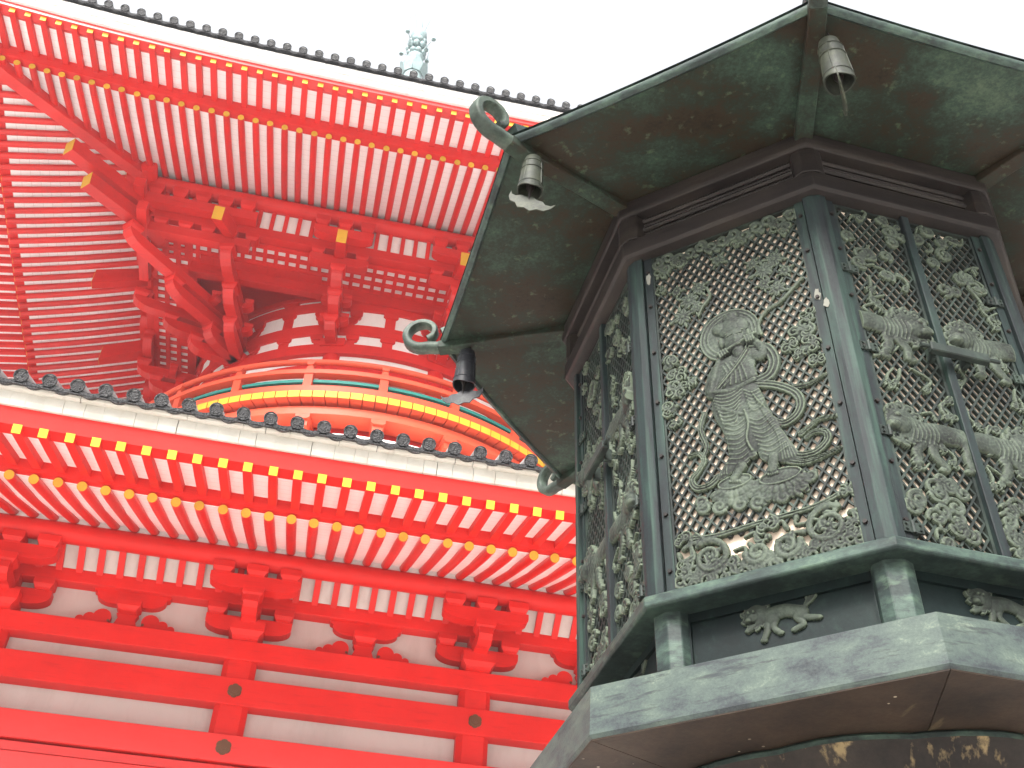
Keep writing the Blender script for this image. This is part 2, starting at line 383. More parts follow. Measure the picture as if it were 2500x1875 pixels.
for a, b in zip(PX[:-1], PX[1:]):                  # frog-leg struts in mid bay
    x = (a+b)/2
    P('boat_arm', MB().prism(ogee(1.82, .36), lambda p, q, d: (x+p, d, 12.95+q), 25.2, 25.43), RED)
    P('bearing_block', masu(x, 25.2, 12.74, .56, .28, .44), RED)
    mb = MB(); mb.prism([(-.26, .39), (.26, .39), (.20, .27), (.30, .0), (-.30, .0), (-.20, .27)], lambda p, q, d: (x+p, d, 12.36+q), 25.24, 25.43)
    for s in (-1, 1):
        disc2(mb, x+s*.56, 12.60, .21, 25.245, 25.43); disc2(mb, x+s*.84, 12.54, .14, 25.25, 25.43); disc2(mb, x+s*1.05, 12.48, .10, 25.255, 25.43)
        mb.prism([(s*.30, .0), (s*1.12, .0), (s*1.05, .16), (s*.5, .2), (s*.36, .12)], lambda p, q, d: (x+p, d, 12.36+q), 25.26, 25.43)
    P('frog_leg_strut', mb, RED)
    for s in (-1, 1):
        mb = MB(); disc2(mb, x+s*.40, 12.52, .034, 25.235, 25.3, 10); P('scroll_eye', mb, COPPERCAP)

def eave(nm, xs_round, tip, base, rr, xs_fly, fly_tip, fly_in, fw_, fh_, lift, corner, sides, sag=.06, capround=YEL_SHADED, capfly=YEL):
    """round base rafters with shade-toned yellow ends and square flying rafters with yellow ends"""
    ty0, tz = tip; by, bz = base; jt = random.Random(21)
    for s in sides:
        for x in xs_round:
            e = by+.35; ty = ty0+jt.uniform(-.018, .018); x = x+jt.uniform(-.010, .010)
            if corner is not None: e = min(e, x-corner-.05, 2*CX-x-corner-.05)
            if e-ty < .15: continue
            L = lift(x); pts = []
            for k in range(7):
                u = k/6; y = ty+(e-ty)*u; v = (y-ty)/(by-ty)
                pts.append((x, y, tz+L*(1-min(v, 1))+(bz-tz)*v-sag*4*v*(1-v)*.6))
            ob = P('rafter', MB().tube(pts, [rr*.93]+[rr]*6, 14), REDGLOSS, s, 50)
            d = Vector(pts[0])-Vector(pts[1])
            P('end_cap', cap_disc(pts[0], d, rr*.9), capround, 0, 40, ob)
        for x in xs_fly:
            e = fly_in[0]; x = x+jt.uniform(-.010, .010)
            if corner is not None: e = min(e, x-corner-.05, 2*CX-x-corner-.05)
            if e-fly_tip[0] < .1: continue
            L = lift(x)
            pts = []
            for k in range(4):
                u = k/3; y = fly_tip[0]+(e-fly_tip[0])*u; v = (y-fly_tip[0])/(fly_in[0]-fly_tip[0])
                pts.append((x, y, fly_tip[1]+(fly_in[1]-fly_tip[1])*v+L))
            ob = P('flying_rafter', MB().bar(pts, [fw_*.95]+[fw_]*3, [fh_*.92]+[fh_]*3), RED, s)
            d = (Vector(pts[0])-Vector(pts[1])).normalized(); c = Vector(pts[0])
            P('end_cap', MB().bar([c-d*.004, c+d*.012], fw_*.95, fh_*.92), capfly, 0, None, ob)

# lower eave
LX = (-16.5, 18.5)
def rng_x(x0, s, a, b):
    k0 = math.ceil((a-x0)/s); k1 = math.floor((b-x0)/s); return [x0+s*k for k in range(k0, k1+1)]
xl_r = rng_x(-6.303, S, -12, 17.6); xl_f = rng_x(-5.805, S, -12, 18.2)
eave('lower', xl_r, (19.98, 12.694), (24.2, 14.47), .112, xl_f, (17.82, 12.33), (20.3, 13.10), .172, .19, lift_lo, None, (0,), .045)
XS = xr(LX[0], LX[1], 60)
P('rafter_sill', xsweep([(19.88, 12.80), (19.79, 13.26), (20.22, 13.30), (20.22, 12.86)], XS, lift_lo), RED)
P('fascia_beam', xsweep([(17.80, 12.40), (17.71, 12.73), (18.25, 12.80), (18.25, 12.52), (18.12, 12.40)], XS, lift_lo), RED)
P('soffit_board', xsweep([(18.15, 12.475), (18.15, 12.51), (20.2, 13.20), (20.2, 13.155)], XS, lift_lo), SOFFIT)
mb = MB()
P('soffit_board', MB().loft([[(x, 20.15, 12.83+lift_lo(x)), (x, 22.2, 13.605+lift_lo(x)*.5), (x, 24.6, 14.67), (x, 24.6, 14.77), (x, 20.1, 12.97+lift_lo(x))] for x in XS]), SOFFIT)

def board_row(y0, z0, y1, z1, back, x0, x1, wid, lift, sides, det, chamf, mat=CREAM):
    """a tier of separate painted eave boards with open joints"""
    x = x0
    prof = [(y0+chamf[0], z0), (y0, z0+chamf[1]), (y1, z1), (y1+back, z1), (y1+back, z0+.02)]
    while x < x1:
        wd = wid*random.uniform(.75, 1.3)
        if not det[0] < x < det[1]: wd *= 4
        e = min(x+wd, x1); j = random.uniform(-.003, .003)
        pr = [(a+(j if i < 3 else 0), b+j*.4) for i, (a, b) in enumerate(prof)]
        gap = random.choice((.003, .004, .006, .008, .014))
        me = xsweep(pr, xr(x, e-gap, 2), lift).mesh('eave_board', PO)
        for s in sides: P('eave_board', me, mat, s)
        x = e
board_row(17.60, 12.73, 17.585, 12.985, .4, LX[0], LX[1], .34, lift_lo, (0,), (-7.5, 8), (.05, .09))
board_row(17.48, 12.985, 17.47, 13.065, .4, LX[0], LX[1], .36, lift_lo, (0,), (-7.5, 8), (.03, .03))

def eave_tiles(xs, y0, z0, sp, lift, roofz, ridge_y, half, cx, sides, det, R=.135):
    """cover tiles with round end discs, curved pendant tiles between them"""
    bed = xsweep([(y0+.02, z0-.185), (y0+.02, z0-.165), (y0+1.5, z0+.45), (y0+1.5, z0+.30), (y0+.17, z0-.13)], xr(cx-half+.1, cx+half-.1, 60), lift)
    mbed = bed.mesh('tile_bed', PO)
    for s in sides: P('tile_bed', mbed, TILE, s)
    for x in xs:
        L = lift(x)
        u = half-abs(x-cx)                # distance from the hip, along the slope
        ye = y0+min(u, ridge_y-y0)
        pts = []
        for k in range(9):
            y = y0+.015+(ye-y0)*k/8; fade = max(0, 1-(y-y0)/6.0)
            pts.append((x, y, z0+roofz(y-y0)+L*fade))
        me = MB().tube(pts, R*.93, 12).mesh('cover_tile', PO, 50)
        disc = MB()
        c = Vector((x, y0, z0+L)); n = Vector((0, -1, -.25)).normalized(); a = Vector((1, 0, 0)); b = n.cross(a)
        prof = [(R, .03), (R, -.02), (R*.86, -.02), (R*.80, .002), (R*.5, -.004), (.001, -.010)]
        disc.loft([[c-n*(h)*1.0+a*(r*cos(2*pi*i/24))+b*(r*sin(2*pi*i/24)) for i in range(24)] for r, h in [(q[0], q[1]) for q in prof]], caps=False)
        md = disc.mesh('tile_end', PO, 35)
        for s in sides:
            ob = P('cover_tile', me, ROOF, s); P('tile_end', md, TILE, 0, None, ob)
        if det[0] < x < det[1]:
            h = sp/2; N = 10
            top = [(-h+2*h*i/N, -.01-.10*(1-((-h+2*h*i/N)/h)**2)) for i in range(N+1)]
            bot = [(p, q-.05-.07*(1-(p/h)**2)) for p, q in top][::-1]
            L2 = lift(x+h)
            P('pendant_tile', MB().prism(top+bot, lambda p, q, d: (x+h+p, y0+.03+d, z0+q+L2+d*.35), 0, 1.2), TILE, 0, 40)
            if len(sides) > 1: pass
def roof_lo(d): return .42*d+.011*d*d
def roof_up(d): return .50*d+.016*d*d
tl = .5137
xs_t = [x for x in rng_x(-5.951, tl, -16.5, 18.7)]
eave_tiles(xs_t, 17.34, 13.20, tl, lift_lo, roof_lo, 29, 18.26, CX, (0,), (-9, 8.5))
def roofsheet(y0, z0, half, fz, ye, lift, drop=.14):
    mb = MB(); n = 24; rows = []
    for k in range(13):
        d = (ye-y0)*k/12; hw = half-d
        rows.append([(CX-hw+2*hw*i/n, y0+.05+d, z0-drop+fz(d)+lift(CX-hw+2*hw*i/n)*max(0, 1-d/6)) for i in range(n+1)])
    mb.loft(rows, caps=False, closed=False); return mb
me = roofsheet(17.34, 13.2, 18.26, roof_lo, 29.5, lift_lo).mesh('roof_sheet', PO, 60)
for s in range(4): P('roof_sheet', me, ROOF, s)

# ---------------- round white mound, balcony and drum
def pol(a, r, z): return (CX+r*sin(a), CY-r*cos(a), z)
def ring(prof, n=120, a0=-pi, a1=pi):
    mb = MB(); full = abs(a1-a0-2*pi) < 1e-6
    if full:
        rows = [[pol(a0+(a1-a0)*i/n, r, z) for r, z in prof] for i in range(n)]
        rows.append(rows[0]); m = len(prof)
        vs = [p for r in rows[:-1] for p in r]; fs = []
        for k in range(n):
            for i in range(m):
                j = (i+1) % m; k2 = (k+1) % n; fs.append((k*m+i, k*m+j, k2*m+j, k2*m+i))
        return mb.add(vs, fs)
    return mb.loft([[pol(a0+(a1-a0)*i/n, r, z) for r, z in prof] for i in range(n+1)])
def rect(r0, r1, z0, z1): return [(r1, z0), (r1, z1), (r0, z1), (r0, z0)]
P('plaster_mound', MB().lathe([(10.3, 17.2), (9.9, 18.6), (9.35, 19.7), (8.6, 20.45), (7.9, 20.8), (7.4, 20.95)], 96, (CX, CY, 0)), MOUND, smooth=60)
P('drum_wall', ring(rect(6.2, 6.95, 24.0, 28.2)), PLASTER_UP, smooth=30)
P('balcony_wall', ring(rect(6.8, 7.95, 20.6, 21.3)), RED, smooth=30)
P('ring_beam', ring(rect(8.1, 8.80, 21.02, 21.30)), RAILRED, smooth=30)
P('ring_beam', ring(rect(7.3, 8.5, 21.36, 21.42)), RED, smooth=30)
NP = 148
for k in range(NP):                                 # floor planks with yellow ends
    a = 2*pi*k/NP
    if cos(a) < .12: continue
    da = pi/NP-.0016
    mb = MB(); mb.hexa([pol(a-da, 8.2, 21.455), pol(a+da, 8.2, 21.455), pol(a+da, 9.06, 21.455), pol(a-da, 9.06, 21.455), pol(a-da, 8.2, 21.70), pol(a+da, 8.2, 21.70), pol(a+da, 9.06, 21.70), pol(a-da, 9.06, 21.70)])
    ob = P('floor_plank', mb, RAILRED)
    mb = MB(); mb.hexa([pol(a-da, 9.063, 21.46), pol(a+da, 9.063, 21.46), pol(a+da, 9.075, 21.46), pol(a-da, 9.075, 21.46), pol(a-da, 9.063, 21.697), pol(a+da, 9.063, 21.697), pol(a+da, 9.075, 21.697), pol(a-da, 9.075, 21.697)])
    P('end_cap', mb, YEL, 0, None, ob)
P('balcony_floor', ring(rect(6.79, 8.98, 21.705, 21.75)), RED)
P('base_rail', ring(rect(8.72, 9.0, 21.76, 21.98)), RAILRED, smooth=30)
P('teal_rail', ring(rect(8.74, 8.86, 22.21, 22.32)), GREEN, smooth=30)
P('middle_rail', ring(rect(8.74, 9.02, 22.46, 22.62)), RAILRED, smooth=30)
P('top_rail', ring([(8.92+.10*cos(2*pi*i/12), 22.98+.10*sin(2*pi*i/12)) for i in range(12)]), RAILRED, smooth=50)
for k in range(24):
    a = 2*pi*k/24
    if cos(a) < .05: continue
    def bx(r0, r1, w0, z0, z1, w1=None):
        w1 = w1 or w0
        return [pol(a-w0/2/9, r0, z0), pol(a+w0/2/9, r0, z0), pol(a+w0/2/9, r1, z0), pol(a-w0/2/9, r1, z0), pol(a-w1/2/9, r0, z1), pol(a+w1/2/9, r0, z1), pol(a+w1/2/9, r1, z1), pol(a-w1/2/9, r1, z1)]
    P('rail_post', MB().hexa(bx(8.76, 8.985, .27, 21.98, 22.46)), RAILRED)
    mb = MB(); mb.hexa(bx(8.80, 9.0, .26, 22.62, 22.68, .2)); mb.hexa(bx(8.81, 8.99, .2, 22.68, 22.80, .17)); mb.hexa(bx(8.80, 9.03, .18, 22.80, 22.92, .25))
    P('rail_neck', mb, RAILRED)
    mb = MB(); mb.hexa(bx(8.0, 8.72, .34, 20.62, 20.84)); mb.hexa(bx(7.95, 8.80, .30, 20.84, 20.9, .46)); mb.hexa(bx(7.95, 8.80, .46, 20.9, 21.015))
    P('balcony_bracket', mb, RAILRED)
    mb = MB(); mb.hexa(bx(6.79, 8.45, .3, 20.7, 20.95)); P('balcony_joist', mb, RED)
# drum rings: plate, tie beams, struts and boat brackets on the white wall
P('drum_panel', ring(rect(6.79, 6.86, 21.76, 24.9)), RED, smooth=30)
for a in [radians(15+30*k) for k in range(12)]:
    if cos(a) < .0: continue
    P('drum_pillar', MB().tube([pol(a, 6.8, 21.76), pol(a, 6.8, 25.0)], .33, 16), RED, smooth=50)
P('drum_sill', ring(rect(6.8, 7.05, 21.77, 22.2)), RED, smooth=30)
P('drum_tie_beam', ring(rect(6.8, 7.0, 24.25, 24.62)), RED, smooth=30)
P('drum_tie_beam', ring(rect(6.8, 7.02, 23.2, 23.5)), RED, smooth=30)
P('drum_plate', ring(rect(6.6, 7.14, 25.0, 25.42)), RED, smooth=30)
P('drum_tie_beam', ring(rect(6.6, 7.04, 25.97, 26.42)), RED, smooth=30)
P('drum_tie_beam', ring(rect(6.6, 7.04, 27.12, 27.5)), RED, smooth=30)
P('drum_tie_beam', ring(rect(6.6, 7.08, 27.66, 28.4)), RED, smooth=30)
def onwall(a, r0): return lambda p, q, d: pol(a+p/r0, d, q)
ANG = range(-75, 76, 15)
for k in ANG:
    a = radians(k); r0 = 7.0
    f = onwall(a, r0)
    if (k//15) % 2 == 0:                            # strut and block
        for z0, z1 in ((25.422, 25.97), (26.422, 27.12)):
            P('wall_strut', MB().prism([(-.18, z0), (.18, z0), (.18, z1-.2), (-.18, z1-.2)], f, 6.7, 7.0), RED)
            P('bearing_block', MB().prism([(-.18, z1-.202), (.18, z1-.202), (.26, z1-.13), (.26, z1-.002), (-.26, z1-.002), (-.26, z1-.13)], f, 6.7, 7.04), RED)
        P('bearing_block', MB().prism([(-.24, 27.502), (.24, 27.502), (.3, 27.57), (.3, 27.658), (-.3, 27.658), (-.3, 27.57)], f, 6.7, 7.04), RED)
    else:                                           # boat shaped bracket with three blocks
        for z0, z1, Lb in ((25.43, 25.97, 1.62), (26.44, 27.12, 1.62)):
            P('wall_bracket', MB().prism([(p, z0+.0+q) for p, q in ogee(Lb, (z1-z0)*.56)], f, 6.7, 7.02), RED)
            for dx in (-.62, .62):
                h = (z1-z0)*.44; b0 = z1-h-.0
                P('bearing_block', MB().prism([(dx-.16, b0), (dx+.16, b0), (dx+.22, b0+h*.4), (dx+.22, z1-.002), (dx-.22, z1-.002), (dx-.22, b0+h*.4)], f, 6.7, 7.05), RED)
        P('base_block', MB().prism([(-.4, 25.30), (.4, 25.30), (.42, 25.36), (.42, 25.62), (-.42, 25.62), (-.42, 25.36)], f, 6.7, 7.22), RED)

# ---------------- stepped arms below the upper eave
def step_arms(A, tips, wid, sides, odaruki=None):
    """A: wall point (x,y); tips: plan points of the three step ends, lowest first; arms with a block on each end"""
    zb = (25.35, 25.97, 26.58)
    for s in sides:
        for k, tp in enumerate(tips):
            a = Vector((A[0], A[1], 0)); b = Vector((tp[0], tp[1], 0)); d = (b-a); L = d.length; d.normalize(); n = Vector((-d.y, d.x, 0))
            z = zb[k]; h = .40; e = L+.20
            prof = [(-.2, z), (e-.62, z), (e-.40, z+.03), (e-.18, z+.12), (e-.03, z+.26), (e, z+h-.05), (e, z+h), (-.2, z+h)]
            P('bracket_arm', MB().prism(prof, lambda p, q, w_: a+d*p+n*w_+Vector((0, 0, q)), -wid/2, wid/2), REDGLOSS, s)
            c = b; q = .25; m = MB(); z0 = z+h+.001; hh = .27
            def sq(t, zz): return [c+d*(i*q*t)+n*(j*q*t)+Vector((0, 0, zz)) for i, j in ((-1, -1), (1, -1), (1, 1), (-1, 1))]
            m.loft([sq(.72, z0), sq(.98, z0+hh*.4), sq(1, z0+hh*.42), sq(1, z0+hh)]); P('bearing_block', m, RED, s)
            # cross arm carried by the wall side of each step
            if k < 2 and L < 5:
                cc = a+d*(L*.55); 
                P('bracket_arm', MB().prism(boat(1.05, .24), lambda p, q2, w_: cc+n*p+d*w_+Vector((0, 0, z+h+.25+q2)), -.13, .13), RED, s)
                for sx in (-.36, .36):
                    c2 = cc+n*sx; P('bearing_block', masu(c2.x, c2.y, z+h+.492, .30, .18), RED, s)
ARMX = [(-.80, -.99, -.96, -.95), (2.95, 3.1, 3.08, 3.06)]
M2 = [((-.78, 28.72), (-.90, 28.12), (-.93, 27.52), (-.97, 26.95)), ((2.98, 28.72), (3.05, 28.12), (3.08, 27.52), (3.10, 26.95)),
      ((-3.86, 30.55), (-4.22, 29.1), (-4.40, 28.1), (-4.64, 26.95)), ((6.06, 30.55), (6.42, 29.1), (6.60, 28.1), (6.84, 26.95))]
for m in M2: step_arms(m[0], m[1:], .36, (0, 1))
# diagonal arms to the corner
step_arms((-3.9, 30.55), [(-4.85, 29.6), (-6.25, 28.2), (-7.72, 26.73)], .38, (0,))
step_arms((6.1, 30.55), [(7.05, 29.6), (8.45, 28.2), (9.92, 26.73)], .38, (0,))
# tail rafters with shade-toned yellow ends, lateral arms under beam and purlin
ARM = [(-1.0, -1.0), (3.13, 3.13), (-4.6, -5.0), (6.8, 7.2)]
for xa, xb in ARM:
    for s in (0, 1):
        prof = [(25.37, 26.86), (27.35, 27.92), (27.35, 28.5), (25.37, 27.48)]
        sk = lambda a, b, d: (xb+(xa-xb)*min(1, (a-25.37)/1.6)+d, a, b)
        ob = P('tail_rafter', MB().prism(prof, sk, -.165, .165), RED, s)
        P('end_cap', MB().box(xb-.163, xb+.163, 25.358, 25.369, 26.865, 27.475), YEL_SHADED, 0, None, ob)
        xm = xa
        if abs(xm+1.0) < .2 or abs(xm-3.13) < .2:
            P('bracket_arm', MB().prism(boat(2.0, .38), lambda p, q, d_: (xm+p, d_, 27.36+q), 26.84, 27.16), REDGLOSS, s)
            for dx in (-.75, 0, .75): P('bearing_block', masu(xm+dx, 27.0, 27.745, .44, .28, .4), RED, s)
            P('bracket_arm', MB().prism(boat(2.05, .42), lambda p, q, d_: (xb+p, d_, 28.36+q), 26.50, 26.84), REDGLOSS, s)
            for dx in (-.78, 0, .78): P('bearing_block', masu(xb+dx, 26.66, 28.785, .48, .45, .42), RED, s)
# long arms that join the corner brackets to their neighbours
def longarm(x0, x1, blocks0, blocks1):
    both('bracket_arm', MB().box(x0+.25, x1+.9, 26.84, 27.16, 27.36, 27.74), REDGLOSS)
    both('bracket_arm', MB().box(x0-.1, x1+.95, 26.50, 26.84, 28.36, 28.78), REDGLOSS)
    for x in blocks0: both('bearing_block', masu(x, 27.0, 27.745, .46, .28, .4), RED)
    for x in blocks1: both('bearing_block', masu(x, 26.66, 28.785, .50, .45, .42), RED)
longarm(-7.6, -4.9, [-7.0, -6.2, -5.45, -4.7, -3.98], [-7.4, -6.62, -5.85, -5.1, -4.35])
longarm(7.1, 9.8, [6.0, 6.8, 7.6, 8.4, 9.2], [6.4, 7.2, 8.0, 8.8, 9.6])

XC0, XC1 = CX-8.85, CX+8.85
both('ceiling_beam', MB().box(XC0+.35, XC1-.35, 26.86, 27.24, 28.03, 28.43), RED, bev=.008)
both('inner_beam', MB().box(-6.0, 8.2, 28.5, 28.8, 27.42, 27.93), RED)
both('inner_ceiling', MB().box(-6.4, 8.6, 28.81, 33, 27.86, 27.94), RED)
# coffered ceiling: ribs one by one over white boards
both('ceiling_board', MB().box(-7.4, 9.6, 27.2, 28.55, 27.985, 28.02), PLASTER_UP)
for k in range(4):
    y = 27.24+.405*k
    both('ceiling_rib', MB().box(XC0+.5, XC1-.5, y-.08, y+.08, 27.905, 27.983), RED)
for k in range(46):
    x = -7.3+.378*k
    if x > 9.5: break
    both('ceiling_rib', MB().box(x-.065, x+.065, 27.2, 28.5, 27.90, 27.982), RED)
# slatted cove and purlin
both('cove_panel', MB().hexa([(XC0, 27.0, 28.4), (XC1, 27.0, 28.4), (XC1, 27.05, 28.4), (XC0, 27.05, 28.4), (XC0, 26.9, 29.4), (XC1, 26.9, 29.4), (XC1, 26.95, 29.4), (XC0, 26.95, 29.4)]), PLASTER_UP)
for x in rng_x(-8.309-.226+.1, .452, XC0+.3, XC1-.3):
    both('cove_slat', MB().bar([(x, 26.94, 28.37), (x, 26.90, 28.6), (x, 26.86, 28.9), (x, 26.82, 29.32)], .14, .07, (0, 1, 0)), RED)
both('purlin', MB().tube([(XC0-.75, 26.75, 29.5), (XC1+.75, 26.75, 29.5)], .27, 24), RED, smooth=40)
for c in (-1, 1):
    for s in (0, 1):
        x = CX+c*9.65; ob = None
        if (c == -1): P('end_cap', cap_disc((XC0-.75, 26.75, 29.5), (-1, 0, 0), .25, 20), YEL_SHADED, s)

# ---------------- upper eave
SU = .45228; TU = .48093; CR = -34.45
def lift_up(x): return .352*(abs(x-.41)/10)**2.52
XU = xr(-13.6, 15.8, 56)
hipx = lambda y: y+CR
ru = rng_x(-11.826, SU, -12.15, 14.3); fu = rng_x(-11.355, SU, -13.7, 15.9)
eave('upper', ru, (22.22, 28.13), (26.6, 29.83), .107, fu, (20.48, 28.25), (22.55, 28.66), .172, .19, lift_up, CR, (0, 1, -1), .10)
def clip(y, a=CR): return [x for x in xr(y+a, 2*CX-(y+a), 50)]
def hsweep(prof, n=50):
    """sweep along the eave with mitred ends on the hips"""
    rings = []
    for i in range(n+1):
        u = i/n; rg = []
        for y, z in prof:
            x0 = y+CR+.05; x1 = 2*CX-x0; x = x0+(x1-x0)*u; rg.append((x, y, z+lift_up(x)))
        rings.append(rg)
    return MB().loft(rings)
both('rafter_sill', hsweep([(22.12, 28.24), (22.05, 28.74), (22.45, 28.80), (22.45, 28.30)]))
both('fascia_beam', hsweep([(20.40, 28.30), (20.40, 28.48), (20.9, 28.58), (20.9, 28.42), (20.72, 28.30)]), REDGLOSS)
both('soffit_board', hsweep([(20.75, 28.375), (20.75, 28.42), (22.4, 28.74), (22.4, 28.70)]), SOFFIT)
rings = []
for i in range(51):
    u = i/50; rg = []
    for y, z, l in ((22.43, 28.30, 1), (24.4, 28.985, .55), (27.0, 30.04, 0), (27.0, 30.15, 0), (22.43, 28.42, 1)):
        x0 = y+CR+.02; x1 = 2*CX-x0; x = x0+(x1-x0)*u; rg.append((x, y, z+l*lift_up(x)))
    rings.append(rg)
both('soffit_board', MB().loft(rings), SOFFIT)
board_row(20.28, 28.48, 20.27, 28.70, .4, -14.0, 16.2, .9, lift_up, (0, 1, -1), (-14, 9), (.03, .03), BOARD_GLARE)
board_row(20.18, 28.70, 20.17, 28.92, .4, -14.1, 16.3, .9, lift_up, (0, 1, -1), (-14, 9), (.03, .03), BOARD_GLARE)
hu = CX+CR-20.04; hu = CX-(20.04+CR)
eave_tiles(rng_x(-8.77, TU, CX-hu+.3, CX+hu-.3), 20.04, 29.15, TU, lift_up, roof_up, 34, hu, CX, (0, 1, -1), (-14, 8.5), .13)
me = roofsheet(20.04, 29.15, hu, roof_up, 35.2, lift_up).mesh('roof_sheet', PO, 60)
for s in range(4): P('roof_sheet', me, ROOF, s)
# hip rafters at the left corner, and its mirror
def hipbar(pts, w_, h, cap=None, mir=True):
    for m in ((False, True) if mir else (False,)):
        q = [((2*CX-x) if m else x, y, z) for x, y, z in pts]
        ob = P('hip_rafter', MB().bar(q, w_, h), REDGLOSS)
        if cap:
            c = Vector(q[0]); d = (c-Vector(q[1])).normalized(); P('end_cap', MB().bar([c-d*.004, c+d*.014], w_, h), cap, 0, None, ob)
hl = lambda t, z: (-3.9-t, 30.55-t, z)
hipbar([hl(10.0, 28.98), hl(9.0, 28.75), hl(7.9, 28.72), hl(6.5, 29.02), hl(4.0, 29.62)], .42, .5)
hipbar([hl(5.95, 28.08), hl(4.3, 28.30), hl(3.2, 28.5)], .42, .5, YEL_SHADED)
hipbar([hl(5.28, 27.42), hl(4.0, 27.62), hl(3.0, 27.8)], .42, .5, YEL_SHADED)

# ---------------- copper spire on the roof
SX, SY, SZ = .62, CY, 51.6
P('roof_cap', MB().box(SX-1.4, SX+1.4, SY-1.4, SY+1.4, 44.5, 47.0), TILE)
P('spire_shaft', MB().lathe([(.5, 46), (.5, 51.5), (.24, 51.7), (.22, 55.8), (.02, 57.2)], 20, (SX, SY, 0)), SPIRE, smooth=40)
P('spire_bowl', MB().lathe([(.34, 51.4), (.52, 52.0), (.60, 52.35), (.60, 52.45), (.3, 52.5), (.3, 52.8), (.42, 53.0), (.46, 53.3), (.3, 53.45)], 20, (SX, SY, 0)), SPIRE, smooth=40)
for k in range(8):
    a = 2*pi*k/8+.2; c = Vector((SX+.52*cos(a), SY+.52*sin(a), 52.0)); o = Vector((cos(a), sin(a), 0)); tg = Vector((-sin(a), cos(a), 0))
    mb = MB(); mb.prism([(-.2, 0), (.2, 0), (.3, .55), (.12, .8), (0, .92), (-.12, .8), (-.3, .55)], lambda p, q, d: c+tg*p+o*(d+q*.28)+Vector((0, 0, q-.5)), -.02, .03)
    P('spire_petal', mb, SPIRE)
    for zz, rr2, br in ((53.6, .36, .2), (54.15, .42, .22), (54.7, .36, .2)):
        a2 = a+.39*(zz > 54 and zz < 54.5)
        c2 = (SX+rr2*cos(a2), SY+rr2*sin(a2), zz)
        P('spire_ball', MB().lathe([(.01, -br), (br*.6, -br*.8), (br, 0), (br*.6, br*.8), (.01, br)], 12, c2), SPIRE, smooth=80)
P('spire_jewel', MB().lathe([(.3, 54.9), (.46, 55.2), (.44, 55.6), (.25, 56.0), (.05, 56.4)], 20, (SX, SY, 0)), SPIRE, smooth=60)
for k in range(4):
    a = pi/4+pi/2*k+.1; o = Vector((cos(a), sin(a), 0)); c = Vector((SX, SY, 0))
    pts = [c+o*.4+Vector((0, 0, 53.7)), c+o*.7+Vector((0, 0, 54.1)), c+o*1.05+Vector((0, 0, 54.5)), c+o*1.1+Vector((0, 0, 55.3)), c+o*1.02+Vector((0, 0, 56.0))]
    P('spire_arm', MB().tube(pts, [.035, .03, .025, .02, .015], 8), SPIRE, smooth=60)
    P('spire_bell', MB().lathe([(.03, .2), (.1, .05), (.12, -.12)], 10, tuple(pts[2])), SPIRE, smooth=60)
    pts = [c+o*.3+Vector((0, 0, 55.7)), c+o*.55+Vector((0, 0, 56.5)), c+o*.75+Vector((0, 0, 57.3))]
    P('spire_arm', MB().tube(pts, [.035, .025, .015], 8), SPIRE, smooth=60)

# ---------------- added volume imitating lens glare: far things pale slightly towards the white sky
hz = link('glare_veil', MB().box(-420, 420, -420, 420, GZ-1.3, 60).mesh('glare_veil'), None); hz['kind'] = 'stuff'
hm = bpy.data.materials.new('glare_veil'); hm.use_nodes = True; ht = hm.node_tree; ht.nodes.clear()
ho = ht.nodes.new('ShaderNodeOutputMaterial'); hv = ht.nodes.new('ShaderNodeVolumePrincipled')
hv.inputs['Color'].default_value = (.93, .96, 1, 1); hv.inputs['Density'].default_value = .0009; hv.inputs['Anisotropy'].default_value = .2
ht.links.new(hv.outputs[0], ho.inputs['Volume']); hz.data.materials.append(hm)

# ================================================================== LANTERN
LC = Vector((1.54427, 2.63828, 0)); TH = -1.91475
LO = (LC.x, LC.y, GZ)
LAN = thing('octagonal_lantern', 'weathered green bronze octagonal lantern with pierced relief panels and wide roof', 'lantern', LO)
LAN.rotation_euler = (-.0035, -.0055, 0)
def ang(k): return TH-pi/4*k
def vx(k, r, z): a = ang(k); return Vector((LC.x+r*cos(a), LC.y+r*sin(a), z))
def LP(name, mb, mat, smooth=None, bev=None, parent=None, label=None):
    me = mb if isinstance(mb, bpy.types.Mesh) else mb.mesh(name, LO, smooth, bev)
    return link(name, me, mat, parent or LAN, (0, 0, 0), 0, label)
def oct_ring(prof):          # closed (r,z) profile swept round the octagon
    m = len(prof); vs = []; fs = []
    for k in range(8): vs += [vx(k, r, z) for r, z in prof]
    for k in range(8):
        k2 = (k+1) % 8
        for i in range(m):
            j = (i+1) % m; fs.append((k*m+i, k*m+j, k2*m+j, k2*m+i))
    return MB().add(vs, fs)
def oct_side(k, prof, gap=.0):    # one straight side between vertex k and k+1
    A = [vx(k, r, z) for r, z in prof]; B = [vx(k+1, r, z) for r, z in prof]
    if gap:
        A2 = [a+(b-a).normalized()*gap for a, b in zip(A, B)]; B = [b+(a-b).normalized()*gap for a, b in zip(A, B)]; A = A2
    return MB().loft([A, B])
def pframe(k, a):
    an = ang(k)-pi/8; n = Vector((cos(an), sin(an), 0)); s = Vector((-sin(an), cos(an), 0))
    return LC+n*a, n, s
def pf(k, a):
    o, n, s = pframe(k, a)
    return lambda p, q, d: o+s*p+n*d+Vector((0, 0, q))

